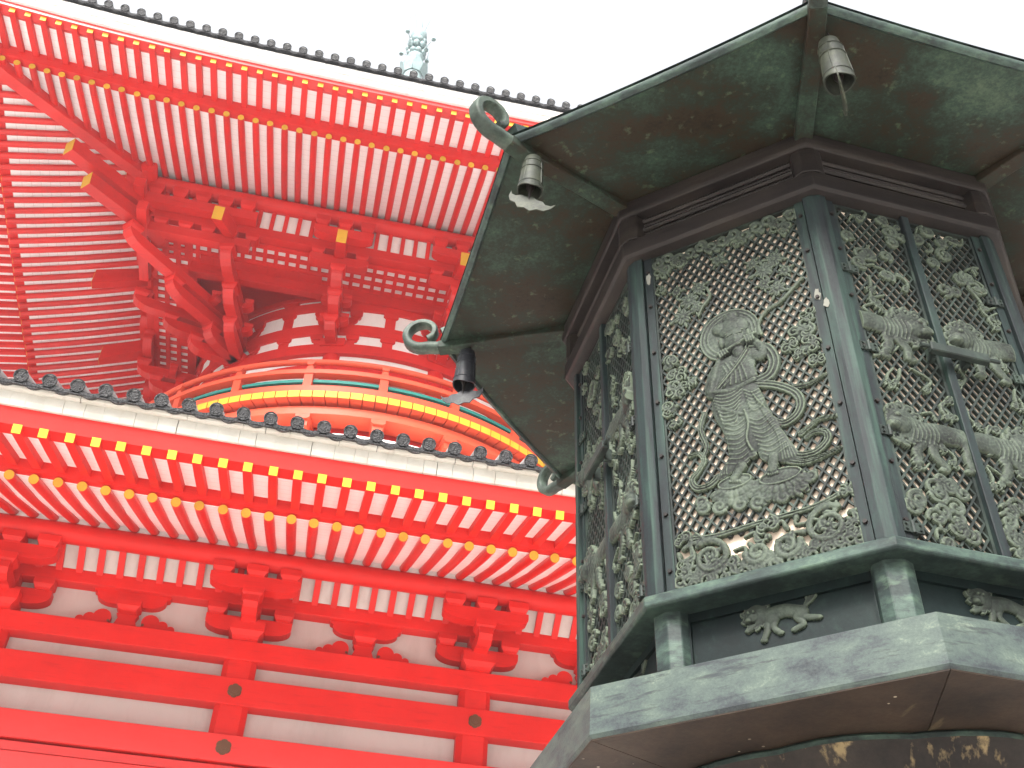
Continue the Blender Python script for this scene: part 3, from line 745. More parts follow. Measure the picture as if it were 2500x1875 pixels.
# --- roof
RT, RZ = 1.273, 2.828
def eave_pt(k, u, r, z, sagz=.018):
    a = vx(k, r, z); b = vx(k+1, r, z); p = a.lerp(b, u); p.z -= sagz*4*u*(1-u); return p
N = 12
for k in range(8):
    rows = []
    for j in range(7):
        v = j/6; r = .80+(RT-.80)*v; z = 2.868+(RZ-2.868)*v-.012*4*v*(1-v)
        rows.append([eave_pt(k, i/N, r, z, .018*v*v) for i in range(N+1)])
    mb = MB(); mb.loft(rows, caps=False, closed=False); LP('soffit_panel', mb, B_SOFFIT, 60)
    rows = []                                        # rolled eave lip
    for i in range(N+1):
        p = [(RT-.016, RZ-.003), (RT-.008, RZ-.009), (RT+.004, RZ-.006), (RT+.010, RZ+.004), (RT+.008, RZ+.014), (RT-.004, RZ+.019), (RT-.02, RZ+.016)]
        rows.append([eave_pt(k, i/N, r, z) for r, z in p])
    mb = MB(); mb.loft(rows); LP('eave_lip', mb, B_SILL, 50)
    rows = []
    for j in range(11):
        v = j/10; r = (RT+.01)*(1-v)+.16*v; z = RZ+.025+.80*(v**1.35)
        rows.append([eave_pt(k, i/N, r, z, .018*(1-v)**2) for i in range(N+1)])
    mb = MB(); mb.loft(rows, caps=False, closed=False); LP('roof_panel', mb, B_SILL, 60)
    # rib under the hip, ridge above it and the scroll at its tip
    rad = Vector((cos(ang(k)), sin(ang(k)), 0))
    pts = [vx(k, .79, 2.850), vx(k, .95, 2.842), vx(k, 1.1, 2.826), vx(k, 1.2, 2.814), vx(k, 1.285, 2.812)]
    LP('roof_rib', MB().bar(pts, [.055, .055, .052, .05, .05], [.03, .03, .034, .036, .036]), B_SOFFIT, 40, .003)
    pts = [vx(k, 1.283, 2.812)]
    c0 = Vector((1.352, 2.885))
    M = 26
    for i in range(M+1):
        u = i/M; a = radians(-108+u*350); R = .072-.034*u
        pts.append(vx(k, c0.x+R*cos(a)-.004*u, c0.y+R*sin(a)+.004*u))
    tg = rad.cross(Vector((0, 0, 1)))
    rings = []
    for i, p in enumerate(pts):
        t = (pts[min(i+1, len(pts)-1)]-pts[max(i-1, 0)]).normalized(); nn = t.cross(tg); u = i/len(pts)
        wv = .050-.010*u; th = .034-.014*u
        if i >= len(pts)-3: th += .006
        sec = [(-1, -.6), (-.7, -1), (.7, -1), (1, -.6), (1, .6), (.7, 1), (-.7, 1), (-1, .6)]
        rings.append([p+tg*(x*wv/2)+nn*(y*th/2) for x, y in sec])
    LP('roof_scroll', MB().loft(rings), B_SCROLL, 50)
    pts = [vx(k, 1.27, 2.868), vx(k, 1.0, 2.99), vx(k, .6, 3.28), vx(k, .2, 3.66)]
    LP('roof_ridge', MB().bar(pts, .05, .05), B_SILL, 40)
LP('finial', MB().lathe([(.24, 3.6), (.26, 3.68), (.16, 3.74), (.10, 3.8), (.18, 3.88), (.2, 3.98), (.12, 4.1), (.02, 4.25)], 24, (LC.x, LC.y, 0)), B_SILL, 50)

# --- frieze below the roof: plate, grooved board and head beam
LP('roof_plate', oct_ring([(.70, 2.80), (.815, 2.80), (.822, 2.812), (.822, 2.862), (.70, 2.90)]), B_DARK, 20, .003)
for k in range(8):
    for j in range(5):
        z = 2.702+.0195*j
        LP('frieze_slat', oct_side(k, [(.70, z), (.775-.006*(j % 2), z), (.782-.006*(j % 2), z+.007), (.775-.006*(j % 2), z+.0192), (.70, z+.0192)]), B_DARK)
    a = .775
    poly = [(vx(k, .812, 0)-LC), ]
    e = Vector((cos(ang(k)), sin(ang(k)), 0)); t = Vector((-e.y, e.x, 0))
    LP('frieze_post', MB().prism([(-.045, -.03), (-.045, .005), (-.022, .022), (.022, .022), (.045, .005), (.045, -.03)], lambda p, q, d: LC+e*(.782+q)+t*p+Vector((0, 0, d)), 2.692, 2.800), B_DARK, None, .003)
LP('head_beam', oct_ring([(.66, 2.612), (.800, 2.612), (.812, 2.622), (.812, 2.682), (.800, 2.692), (.66, 2.70)]), B_DARK, 20, .002)

# --- corner posts with jamb strips and rivets
AP = .703; AP2 = .722
for k in range(8):
    n1 = Vector((cos(ang(k)-pi/8), sin(ang(k)-pi/8), 0)); n2 = Vector((cos(ang(k)+pi/8), sin(ang(k)+pi/8), 0))
    t1 = Vector((sin(ang(k)-pi/8), -cos(ang(k)-pi/8), 0)); t2 = Vector((-sin(ang(k)+pi/8), cos(ang(k)+pi/8), 0))
    R2 = AP2/cos(pi/8); V = LC+Vector((cos(ang(k)), sin(ang(k)), 0))*R2
    e = Vector((cos(ang(k)), sin(ang(k)), 0))
    c1, c2 = .015, .037
    pts = [V+t1*c2-n1*.05, V+t1*c2, V+t1*c1+n1*.001, V+t2*c1+n2*.001, V+t2*c2, V+t2*c2-n2*.05]
    mb = MB(); n = 6
    mb.add([p+Vector((0, 0, 1.398)) for p in pts]+[p+Vector((0, 0, 2.614)) for p in pts], [tuple(range(6))[::-1], tuple(range(6, 12))]+[(i, (i+1) % 6, 6+(i+1) % 6, 6+i) for i in range(6)])
    LP('post', mb, B_POST, None, .0012)
H0, H1 = 1.40, 2.612
for k in range(8):
    f = pf(k, AP)
    for s in (-1, 1):
        LP('jamb', MB().prism([(s*.2335, H0), (s*.2585, H0), (s*.2585, H1), (s*.2335, H1)], f, -.03, .008), B_POST)
        if k in (0, 7, 1):
            for z in (1.47, 1.64, 1.83, 2.02, 2.21, 2.40, 2.55):
                c = f(s*.246, z, .008); nn = pframe(k, 0)[1]
                LP('rivet', MB().tube([c, c+nn*.007], [.0065, .0055], 8), B_DARK)
LP('sill', oct_ring([(.60, 1.372), (.797, 1.366), (.804, 1.372), (.804, 1.396), (.797, 1.402), (.60, 1.406)]), B_SILL, 20, .002)
# cream lining behind the pierced panels
LP('lining', oct_ring([(.748, 1.412), (.748, 2.608), (.735, 2.608), (.735, 1.412)]), LINING)

# --- relief engine: shapes are raised on a grid, what stays flat is cut away, the rest is given thickness
class Relief:
    def __init__(s, w_, z0, z1, cell):
        s.x0, s.z0, s.c = -w_/2, z0, cell; s.nx = int(w_/cell); s.nz = int((z1-z0)/cell)
        s.X = s.x0+cell*np.arange(s.nx+1); s.Z = z0+cell*np.arange(s.nz+1); s.H = np.zeros((s.nz+1, s.nx+1), np.float32)
    def win(s, xa, xb, za, zb):
        i0 = max(0, int((xa-s.x0)/s.c)); i1 = min(s.nx, int((xb-s.x0)/s.c)+1); j0 = max(0, int((za-s.z0)/s.c)); j1 = min(s.nz, int((zb-s.z0)/s.c)+1)
        if i1 <= i0 or j1 <= j0: return None
        return slice(j0, j1+1), slice(i0, i1+1)
    def bump(s, cx, cz, rx, rz, h, rot=0, base=0., carve=False):
        R = max(rx, rz); q = s.win(cx-R, cx+R, cz-R, cz+R)
        if q is None: return
        X, Z = np.meshgrid(s.X[q[1]], s.Z[q[0]]); c_, s_ = cos(rot), sin(rot)
        u = ((X-cx)*c_+(Z-cz)*s_)/rx; v = (-(X-cx)*s_+(Z-cz)*c_)/rz; d = u*u+v*v
        val = np.where(d < 1, base+h*np.sqrt(np.maximum(0, 1-d)), 0)
        if carve: s.H[q] = np.where(d < 1, np.maximum(s.H[q]-h*(1-d), .0015)*(s.H[q] > 0), s.H[q])
        else: s.H[q] = np.maximum(s.H[q], val)
    def _dist(s, pts, R):
        xs = [p[0] for p in pts]; zs = [p[1] for p in pts]; q = s.win(min(xs)-R, max(xs)+R, min(zs)-R, max(zs)+R)
        if q is None: return None
        X, Z = np.meshgrid(s.X[q[1]], s.Z[q[0]]); D = np.full(X.shape, 9.); U = np.zeros(X.shape); SG = np.zeros(X.shape); n = len(pts)-1
        for i in range(n):
            ax, az = pts[i]; bx, bz = pts[i+1]; dx, dz = bx-ax, bz-az; L2 = dx*dx+dz*dz+1e-12
            t = np.clip(((X-ax)*dx+(Z-az)*dz)/L2, 0, 1); d = np.hypot(X-ax-t*dx, Z-az-t*dz); m = d < D
            D = np.where(m, d, D); U = np.where(m, (i+t)/n, U); SG = np.where(m, np.sign((X-ax)*dz-(Z-az)*dx), SG)
        return q, D, U, SG
    def stroke(s, pts, r, h, base=.004, r1=None, folds=0, carve=False):
        r1 = r if r1 is None else r1; o = s._dist(pts, max(r, r1))
        if o is None: return
        q, D, U, SG = o; rr = r+(r1-r)*U; x = D/rr
        if carve:
            s.H[q] = np.where((x < 1) & (s.H[q] > 0), np.maximum(s.H[q]-h*(1-x*x), .0015), s.H[q]); return
        v = base+h*np.sqrt(np.maximum(0, 1-x*x))
        if folds: v = v+.0035*np.cos(SG*x*pi*folds)
        s.H[q] = np.maximum(s.H[q], np.where(x < 1, v, 0))
    def ridge(s, pts, r, h, r1=None):
        r1 = r if r1 is None else r1; o = s._dist(pts, max(r, r1))
        if o is None: return
        q, D, U, SG = o; x = D/(r+(r1-r)*U); s.H[q] += np.where((x < 1) & (s.H[q] > 0), h*(1-x*x), 0)
    def poly(s, pts, base, h, rd):
        pts = list(pts)+[pts[0]]; o = s._dist(pts, .0)
        if o is None: return
        q, D, U, SG = o; X, Z = np.meshgrid(s.X[q[1]], s.Z[q[0]]); ins = np.zeros(X.shape, bool)
        for (ax, az), (bx, bz) in zip(pts[:-1], pts[1:]):
            c = ((az > Z) != (bz > Z)); ins ^= c & (X < (bx-ax)*(Z-az)/((bz-az) or 1e-9)+ax)
        t = 1-np.minimum(D/rd, 1); s.H[q] = np.maximum(s.H[q], np.where(ins, base+h*np.sqrt(np.maximum(0, 1-t*t)), 0))
    def rough(s, amp, seed):
        g = np.random.default_rng(seed).normal(size=s.H.shape)
        for _ in range(2): g = (g+np.roll(g, 1, 0)+np.roll(g, -1, 0)+np.roll(g, 1, 1)+np.roll(g, -1, 1))/5
        s.H += (s.H > 0)*(amp*g/g.std()).astype(np.float32); s.H = np.where(s.H > 0, np.maximum(s.H, .001), 0) if False else s.H
    def pieces(s, name, f, thick, lift, mat, parent, main, label, least=60, flat=.58):
        s.H = s.H*flat
        Hh = s.H; M = (Hh[:-1, :-1] > 0) & (Hh[1:, :-1] > 0) & (Hh[:-1, 1:] > 0) & (Hh[1:, 1:] > 0)
        lab = np.zeros(M.shape, np.int32); k = 0; nz, nx = M.shape; cells = []
        todo = M.copy()
        for j0, i0 in zip(*np.nonzero(M)):
            if not todo[j0, i0]: continue
            k += 1; st = [(j0, i0)]; todo[j0, i0] = False; got = []
            while st:
                j, i = st.pop(); got.append((j, i))
                for a, b in ((j-1, i), (j+1, i), (j, i-1), (j, i+1)):
                    if 0 <= a < nz and 0 <= b < nx and todo[a, b]: todo[a, b] = False; st.append((a, b))
            if len(got) >= least: cells.append(got)
        mj = int((main[1]-s.z0)/s.c); mi = int((main[0]-s.x0)/s.c)
        for got in cells:
            m = np.zeros(M.shape, bool); g_ = np.array(got); m[g_[:, 0], g_[:, 1]] = True
            fig = m[mj, mi]; nm = name if fig else 'relief_ornament'
            LP(nm, s.mesh(nm, f, thick, lift, m), mat, parent=parent, label=label if fig else None)
    def mesh(s, name, f, thick, lift, mask):
        Hh = s.H; M = mask
        nx = s.nx+1; nv = Hh.size
        o = np.array(f(0, 0, 0)); ex = np.array(f(1, 0, 0))-o; ez = np.array(f(0, 1, 0))-o; en = np.array(f(0, 0, 1))-o
        X, Z = np.meshgrid(s.X, s.Z)
        fr = o+X[..., None]*ex+Z[..., None]*ez+(Hh[..., None]+lift)*en; bk = o+X[..., None]*ex+Z[..., None]*ez+(lift-thick)*en
        V = np.concatenate([fr.reshape(-1, 3), bk.reshape(-1, 3)])-np.array(LO)
        j, i = np.nonzero(M); a = j*nx+i; F = [np.stack([a, a+1, a+nx+1, a+nx], 1)]
        pad = np.pad(M, 1)
        def edge(mask, p0, p1):
            jj, ii = np.nonzero(mask); A = p0(jj, ii); B = p1(jj, ii); F.append(np.stack([B, A, A+nv, B+nv], 1))
        c = pad[1:-1, 1:-1]
        edge(c & ~pad[:-2, 1:-1], lambda j, i: j*nx+i, lambda j, i: j*nx+i+1)
        edge(c & ~pad[2:, 1:-1], lambda j, i: (j+1)*nx+i+1, lambda j, i: (j+1)*nx+i)
        edge(c & ~pad[1:-1, :-2], lambda j, i: (j+1)*nx+i, lambda j, i: j*nx+i)
        edge(c & ~pad[1:-1, 2:], lambda j, i: j*nx+i+1, lambda j, i: (j+1)*nx+i+1)
        F = np.concatenate(F)
        used = np.unique(F); mp = np.zeros(len(V), np.int64); mp[used] = np.arange(len(used)); V = V[used]; F = mp[F]
        me = bpy.data.meshes.new(name); me.vertices.add(len(V)); me.vertices.foreach_set('co', V.astype(np.float32).ravel())
        me.loops.add(F.size); me.loops.foreach_set('vertex_index', F.astype(np.int32).ravel())
        me.polygons.add(len(F)); me.polygons.foreach_set('loop_start', np.arange(0, F.size, 4, dtype=np.int32))
        me.update(calc_edges=True); me.validate()
        me.polygons.foreach_set('use_smooth', [True]*len(me.polygons)); me.set_sharp_from_angle(angle=radians(70)); return me
def spiral(cx, cz, R, turns=1.4, a0=0, dr=1, r_in=.25, n=26):
    return [(cx+R*(1-(1-r_in)*i/n)*cos(a0+dr*turns*2*pi*i/n), cz+R*(1-(1-r_in)*i/n)*sin(a0+dr*turns*2*pi*i/n)) for i in range(n+1)]
def smooth(pts, n=5):     # Catmull-Rom through the given points
    out = []; P_ = [pts[0]]+list(pts)+[pts[-1]]
    for i in range(1, len(P_)-2):
        a, b, c, d = [np.array(P_[i+j]) for j in (-1, 0, 1, 2)]
        for k in range(n):
            t = k/n; out.append(tuple(.5*((2*b)+(c-a)*t+(2*a-5*b+4*c-d)*t*t+(3*b-3*c+d-a)*t**3)))
    out.append(tuple(pts[-1])); return out
def blossom(R, cx, cz, r, h, n=6, a0=0.):
    for i in range(n):
        a = a0+2*pi*i/n; R.bump(cx+.62*r*cos(a), cz+.62*r*sin(a), r*.45, r*.36, h*.7, a, .003); R.stroke([(cx+.3*r*cos(a), cz+.3*r*sin(a)), (cx+.95*r*cos(a), cz+.95*r*sin(a))], r*.07, .004, carve=True)
    R.bump(cx, cz, r*.3, r*.3, h*.9, 0, .004)
def scrollcloud(R, cx, cz, r, h=.011, seed=0):
    q = random.Random(seed)
    for i in range(4):
        a = q.uniform(0, 6.28); R.stroke(spiral(cx+r*.5*cos(a), cz+r*.5*sin(a), r*q.uniform(.42, .62), 1.3, q.uniform(0, 6), q.choice((-1, 1))), r*.15, h, r1=r*.09)
    for i in range(5):
        a = q.uniform(0, 6.28); R.bump(cx+r*.7*cos(a), cz+r*.7*sin(a), r*.3, r*.18, h, a)

def lattice(parent, f, x0, x1, z0, z1, px, pz, wd, dep, d0, stuff=False):
    """crossing diagonal bars, each a bar of its own, clipped to the opening"""
    sl = pz/px; allmb = MB()
    for sg in (-1, 1):
        ks = int(((x1-x0)+(z1-z0)/sl)/px)+2
        for k in range(-1, ks+1):
            xb = x0+px*k if sg < 0 else x1-px*k
            # line x = xb + sg*(z-z0)/sl
            zs = []
            za, zb = z0, z1
            for xe in (x0, x1):
                ze = z0+(xe-xb)*sl*sg
                if xe == (x0 if sg > 0 else x1): za = max(za, ze)
                else: zb = min(zb, ze)
            if zb-za < .01: continue
            pa = (xb+sg*(za-z0)/sl, za); pb = (xb+sg*(zb-z0)/sl, zb)
            L = hypot(pb[0]-pa[0], pb[1]-pa[1]); nx_, nz_ = -(pb[1]-pa[1])/L*wd/2, (pb[0]-pa[0])/L*wd/2
            dd = d0+(.0015 if sg > 0 else 0)
            m = allmb if stuff else MB()
            m.prism([(pa[0]+nx_, pa[1]+nz_), (pa[0]-nx_, pa[1]-nz_), (pb[0]-nx_, pb[1]-nz_), (pb[0]+nx_, pb[1]+nz_)], f, dd-dep, dd)
            if not stuff: LP('lattice_bar', m, B_LATT, parent=parent)
    if stuff: LP('lattice', allmb, B_LATT, parent=parent)['kind'] = 'stuff'

W2 = .234
def frame_strip(parent, f, x0, x1, z0, z1, t, d0, d1, mat=B_LATT):
    mb = MB()
    for a, b, c, d in ((x0, x1, z0, z0+t), (x0, x1, z1-t, z1), (x0, x0+t, z0+t, z1-t), (x1-t, x1, z0+t, z1-t)):
        mb.prism([(a, c), (b, c), (b, d), (a, d)], f, d0, d1)
    return LP('panel_frame', mb, mat, parent=parent)

# ---- front panel: robed flute player on lotus pedestals, clouds, blossoms, vine border
f0 = pf(0, AP)
fp = frame_strip(None, f0, -W2, W2, 1.408, 2.612, .006, -.02, .004)
lattice(fp, f0, -W2+.005, W2-.005, 1.53, 2.59, .0285, .0405, .0058, .010, .000)
R = Relief(.47, 1.412, 2.606, .002)
# border: upper and side cloud scrolls
q = random.Random(3)
for i in range(13):
    x = -.215+.036*i; z = 2.575+.012*sin(i*2.1)
    R.stroke(spiral(x, z, .021, 1.1, q.uniform(0, 6), q.choice((-1, 1)), .35), .0072, .009)
    R.bump(x+.016, z-.02+.006*q.random(), .013, .009, .009, q.uniform(0, 3))
for x, z, r, sd in ((-.2, 2.53, .03, 1), (-.155, 2.545, .026, 2), (.2, 2.52, .03, 3), (.16, 2.55, .024, 4), (-.21, 2.46, .02, 5), (.05, 2.54, .022, 33)):
    scrollcloud(R, x, z, r, .010, sd)
# lower band: double rail and vine rings
rail = smooth([(-.20, 1.555), (-.12, 1.541), (-.02, 1.545), (.05, 1.547), (.14, 1.551), (.225, 1.575)])
R.stroke(rail, .0075, .008); R.stroke(rail, .0018, .006, carve=True)
for cx, cz, r, a0, dr in ((-.139, 1.483, .050, 2.0, -1), (.160, 1.490, .054, 1.0, 1), (-.02, 1.462, .030, 3.0, 1), (.055, 1.462, .034, .2, -1)):
    R.stroke(spiral(cx, cz, r, 1.5, a0, dr, .28), .0098, .013, r1=.0065); blossom(R, cx, cz, r*.42, .012, 5, a0)
for i in range(40):
    cx = -.222+.0115*i; cz = 1.436+.018*sin(i*1.7)
    R.stroke(spiral(cx, cz, q.uniform(.013, .019), 1.15, q.uniform(0, 6), q.choice((-1, 1)), .3), .0056, .009)
for i in range(44):
    cx = q.uniform(-.222, .225); cz = q.uniform(1.435, 1.54); a = q.uniform(0, 6.3)
    R.stroke(smooth([(cx, cz), (cx+.02*cos(a), cz+.02*sin(a)), (cx+.034*cos(a+.9), cz+.034*sin(a+.9))]), .0062, .009, r1=.004)
    R.bump(cx, cz, .013, .008, .010, a)
scrollcloud(R, .014, 1.522, .03, .012, 8); scrollcloud(R, -.205, 1.55, .026, .011, 9); scrollcloud(R, .222, 1.57, .026, .011, 10); scrollcloud(R, .215, 1.47, .022, .010, 12); scrollcloud(R, -.215, 1.47, .022, .010, 13)
# clouds left and right, blossoms falling
for x, z, r, sd in ((.184, 2.116, .040, 21), (.200, 2.056, .034, 22), (.146, 2.075, .028, 23), (.212, 2.161, .026, 24), (.212, 1.995, .026, 25), (.165, 2.03, .022, 28),
                    (-.202, 2.150, .030, 31), (-.182, 2.100, .032, 32), (-.189, 2.045, .036, 36), (-.150, 2.058, .026, 34), (-.212, 1.985, .028, 35), (-.2, 1.93, .02, 37)):
    scrollcloud(R, x, z, r, .012, sd); R.bump(x, z, r*.8, r*.55, .008, .4)
for x, z, r in ((-.125, 2.374, .036), (-.150, 2.318, .034), (-.09, 2.41, .030), (-.105, 2.335, .022), (.111, 2.39, .036), (.140, 2.30, .032), (.145, 2.42, .032), (.105, 2.335, .024), (.17, 2.36, .024), (.08, 2.43, .024), (-.02, 2.50, .026), (-.16, 2.43, .022)):
    blossom(R, x, z, r*.82, .009, 6, x*40)
    for i in range(4):
        a = x*30+i*1.57; R.bump(x+r*1.0*cos(a), z+r*1.0*sin(a), r*.4, r*.16, .006, a)
R.stroke(smooth([(.212, 2.305), (.146, 2.248), (.099, 2.229), (.071, 2.19), (.074, 2.15)]), .006, .008)
R.stroke(smooth([(-.10, 2.30), (-.085, 2.33), (-.06, 2.36), (-.065, 2.40)]), .005, .007)
# halo
R.bump(-.016, 2.186, .090, .096, .003, 0, .004); 
for rr_ in (.087, .077, .066):
    R.stroke([(-.016+rr_*cos(2*pi*i/40), 2.186+rr_*1.06*sin(2*pi*i/40)) for i in range(41)], .0032, .003, .006)
# scarves
def scarf(pts, r, r1=None, folds=3, h=.011):
    R.stroke(smooth(pts), r*.78, h*.8, r1=r1*.78 if r1 else None, folds=folds)
scarf([(.036, 2.116), (.081, 2.095), (.098, 2.04), (.078, 1.995), (.03, 1.985)], .021, .026)
scarf([(.025, 1.985), (.09, 1.955), (.138, 1.910), (.147, 1.865), (.126, 1.832), (.09, 1.823), (.055, 1.86), (.031, 1.915)], .019, .016)
scarf([(.049, 1.835), (.084, 1.77), (.11, 1.716), (.159, 1.705), (.195, 1.729), (.196, 1.757), (.168, 1.768), (.146, 1.757)], .020, .010)
scarf([(.135, 1.773), (.155, 1.785), (.189, 1.802), (.232, 1.797)], .013, .008); scarf([(.095, 1.700), (.132, 1.684), (.172, 1.686), (.224, 1.698)], .015, .008)
scarf([(-.095, 1.712), (-.121, 1.695), (-.156, 1.697), (-.168, 1.726), (-.149, 1.747), (-.130, 1.776), (-.140, 1.805), (-.168, 1.806)], .016, .010)
scarf([(.14, 1.93), (.18, 1.925), (.225, 1.94)], .011, .006, 2)
scarf([(-.115, 1.93), (-.13, 1.88), (-.118, 1.82), (-.13, 1.79)], .012, .009, 2)
# lotus pedestals and leaves
for cx, cz, rx, rz in ((-.052, 1.672, .060, .036), (.066, 1.652, .072, .040)):
    for i in range(11):
        a = pi+pi*(i+.5)/11; R.bump(cx+rx*.92*cos(a), cz+rz*.95*sin(a)-.006, .0125, .019, .010, a+pi/2, .004)
    for i in range(9):
        a = pi+pi*(i+.5)/9; R.bump(cx+rx*.68*cos(a), cz+rz*.6*sin(a)-.004, .012, .017, .013, a+pi/2, .005)
    R.bump(cx, cz+.008, rx*.82, rz*.62, .010, 0, .007); R.stroke([(cx+rx*.74*cos(2*pi*i/30), cz+.010+rz*.5*sin(2*pi*i/30)) for i in range(31)], .003, .006, .013)
for x, z, a in ((-.14, 1.631, .6), (-.10, 1.622, -.3), (-.045, 1.612, .4), (0, 1.605, -.5), (.065, 1.600, .3), (.112, 1.613, -.6), (.14, 1.64, .8), (-.15, 1.65, 1.4), (.02, 1.62, .1)):
    R.stroke(spiral(x, z, .020, 1.1, a*3, 1 if a > 0 else -1, .3), .0066, .010); R.bump(x, z, .024, .012, .009, a)
# robe and torso: low silhouettes crossed by many fold ridges
R.poly(smooth([(-.070, 2.00), (-.092, 1.95), (-.086, 1.90), (-.072, 1.86), (-.060, 1.80), (-.066, 1.75), (-.108, 1.708), (-.085, 1.698), (-.05, 1.712), (-.020, 1.718), (.0, 1.75), (.018, 1.752), (.034, 1.716), (.06, 1.706), (.10, 1.692), (.122, 1.712), (.104, 1.765), (.082, 1.825), (.064, 1.885), (.052, 1.94), (.036, 2.0)], 3), .006, .014, .030)
R.poly(smooth([(-.034, 2.10), (-.058, 2.082), (-.064, 2.04), (-.070, 1.995), (.038, 1.995), (.044, 2.04), (.050, 2.082), (.024, 2.104)], 3), .007, .015, .032)
R.bump(-.032, 1.93, .052, .066, .012, .2, .012); R.bump(.018, 1.885, .040, .07, .012, .15, .012); R.bump(-.024, 1.80, .030, .075, .010, .1, .013); R.bump(.052, 1.785, .030, .07, .010, -.25, .013)
for k in range(9):
    z = 1.985-.0125*k
    R.ridge(smooth([(-.090+.003*k, z+.004), (-.060, z-.016), (-.030, z-.020), (.004-.003*k, z-.002)]), .0042, .0042, .0025)
for k in range(6):
    z = 1.965-.013*k; R.ridge(smooth([(.006+.002*k, z), (.026, z-.016), (.050+.001*k, z-.006)]), .0038, .0038)
for k in range(9):
    z = 1.862-.0155*k; R.ridge(smooth([(-.058-.002*k, z+.010), (-.030, z-.008), (.0, z+.008)]), .0036, .0036, .0022)
    R.ridge(smooth([(.006+.003*k, z+.004), (.034+.003*k, z-.012), (.064+.0045*k, z+.004)]), .0036, .0036, .0022)
for k in range(6):
    R.ridge(smooth([(.026+.004*k, 1.95-.01*k), (.052+.004*k, 1.86), (.078+.0045*k, 1.78), (.080+.008*k, 1.708)]), .0030, .0034)
    R.ridge(smooth([(-.058-.003*k, 1.80-.01*k), (-.066-.004*k, 1.75), (-.070-.007*k, 1.712)]), .0028, .0032)
for k in range(5):
    R.ridge(smooth([(-.050+.014*k, 2.085-.004*k), (-.035+.012*k, 2.04), (-.045+.016*k, 2.0)]), .0034, .0034)
R.stroke(smooth([(.030, 2.098), (.0, 2.06), (-.040, 2.02), (-.066, 1.995)]), .010, .006, .020, folds=2)
R.stroke(smooth([(-.080, 1.992), (-.03, 1.978), (.036, 1.992)]), .008, .008, .018); R.stroke(smooth([(-.06, 1.925), (-.03, 1.900), (.0, 1.885), (.050, 1.900)]), .006, .007, .020)
R.stroke(smooth([(.0, 1.895), (.006, 1.85), (-.004, 1.80), (.006, 1.760)]), .007, .007, .020, folds=1); R.bump(.002, 1.750, .015, .013, .008, 0, .014)
# head, hair, arms, hands, flute
R.bump(-.040, 2.215, .024, .022, .020, 0, .008); R.bump(-.002, 2.205, .046, .040, .022, -.2, .008); R.bump(-.004, 2.245, .024, .024, .020, 0, .008)
R.bump(.001, 2.160, .036, .046, .030, -.16, .008)
R.bump(-.040, 2.160, .010, .020, .020, 0, .008); R.bump(.040, 2.165, .009, .018, .018, 0, .008)
R.bump(.003, 2.152, .0075, .017, .008, -.12, .032); R.bump(.005, 2.131, .013, .005, .006, -.1, .030); R.stroke([(-.006, 2.131), (.016, 2.134)], .0018, .006, carve=True)
for sx in (-1, 1):
    R.bump(.002+sx*.016, 2.168, .011, .0055, .004, sx*-.15, .031); R.stroke([(.002+sx*.016-.010, 2.166), (.002+sx*.016+.010, 2.167)], .0017, .007, carve=True)
    R.stroke([(.002+sx*.016-.011, 2.177), (.002+sx*.016+.011, 2.179)], .0018, .0035, .030)
R.stroke([(.003, 2.118), (.006, 2.100)], .018, .018, .008)
R.stroke(smooth([(-.030, 2.085), (-.060, 2.07), (-.080, 2.03), (-.084, 1.995)]), .021, .014, .008, .022)
R.stroke(smooth([(-.088, 1.995), (-.078, 2.03), (-.055, 2.09), (-.042, 2.112)]), .014, .018, .010, .010)
R.stroke(smooth([(.040, 2.085), (.066, 2.07), (.070, 2.10), (.050, 2.132)]), .017, .016, .008, .011)
R.stroke([(-.052, 2.112), (.058, 2.150)], .0055, .012, .024)
for i in range(4):
    R.stroke([(-.050+.007*i, 2.118+.002*i), (-.045+.007*i, 2.100+.003*i)], .0042, .010, .028); R.stroke([(.030+.007*i, 2.150), (.034+.007*i, 2.128)], .0042, .010, .026)
# feet
R.stroke([(-.028, 1.722), (-.052, 1.690)], .015, .016, .014, .012); R.stroke([(.058, 1.722), (.050, 1.684)], .015, .017, .014, .014)
for i in range(5):
    R.bump(-.062+.006*i, 1.683-.0015*i, .0038, .006, .008, .4, .018); R.bump(.038+.0058*i, 1.672, .0036, .006, .008, 0, .018)
R.rough(.0005, 4)
R.pieces('relief_figure', f0, .008, .002, B_RELIEF, fp, (-.01, 2.04), 'raised figure of a robed flute player standing on lotus pedestals among clouds')

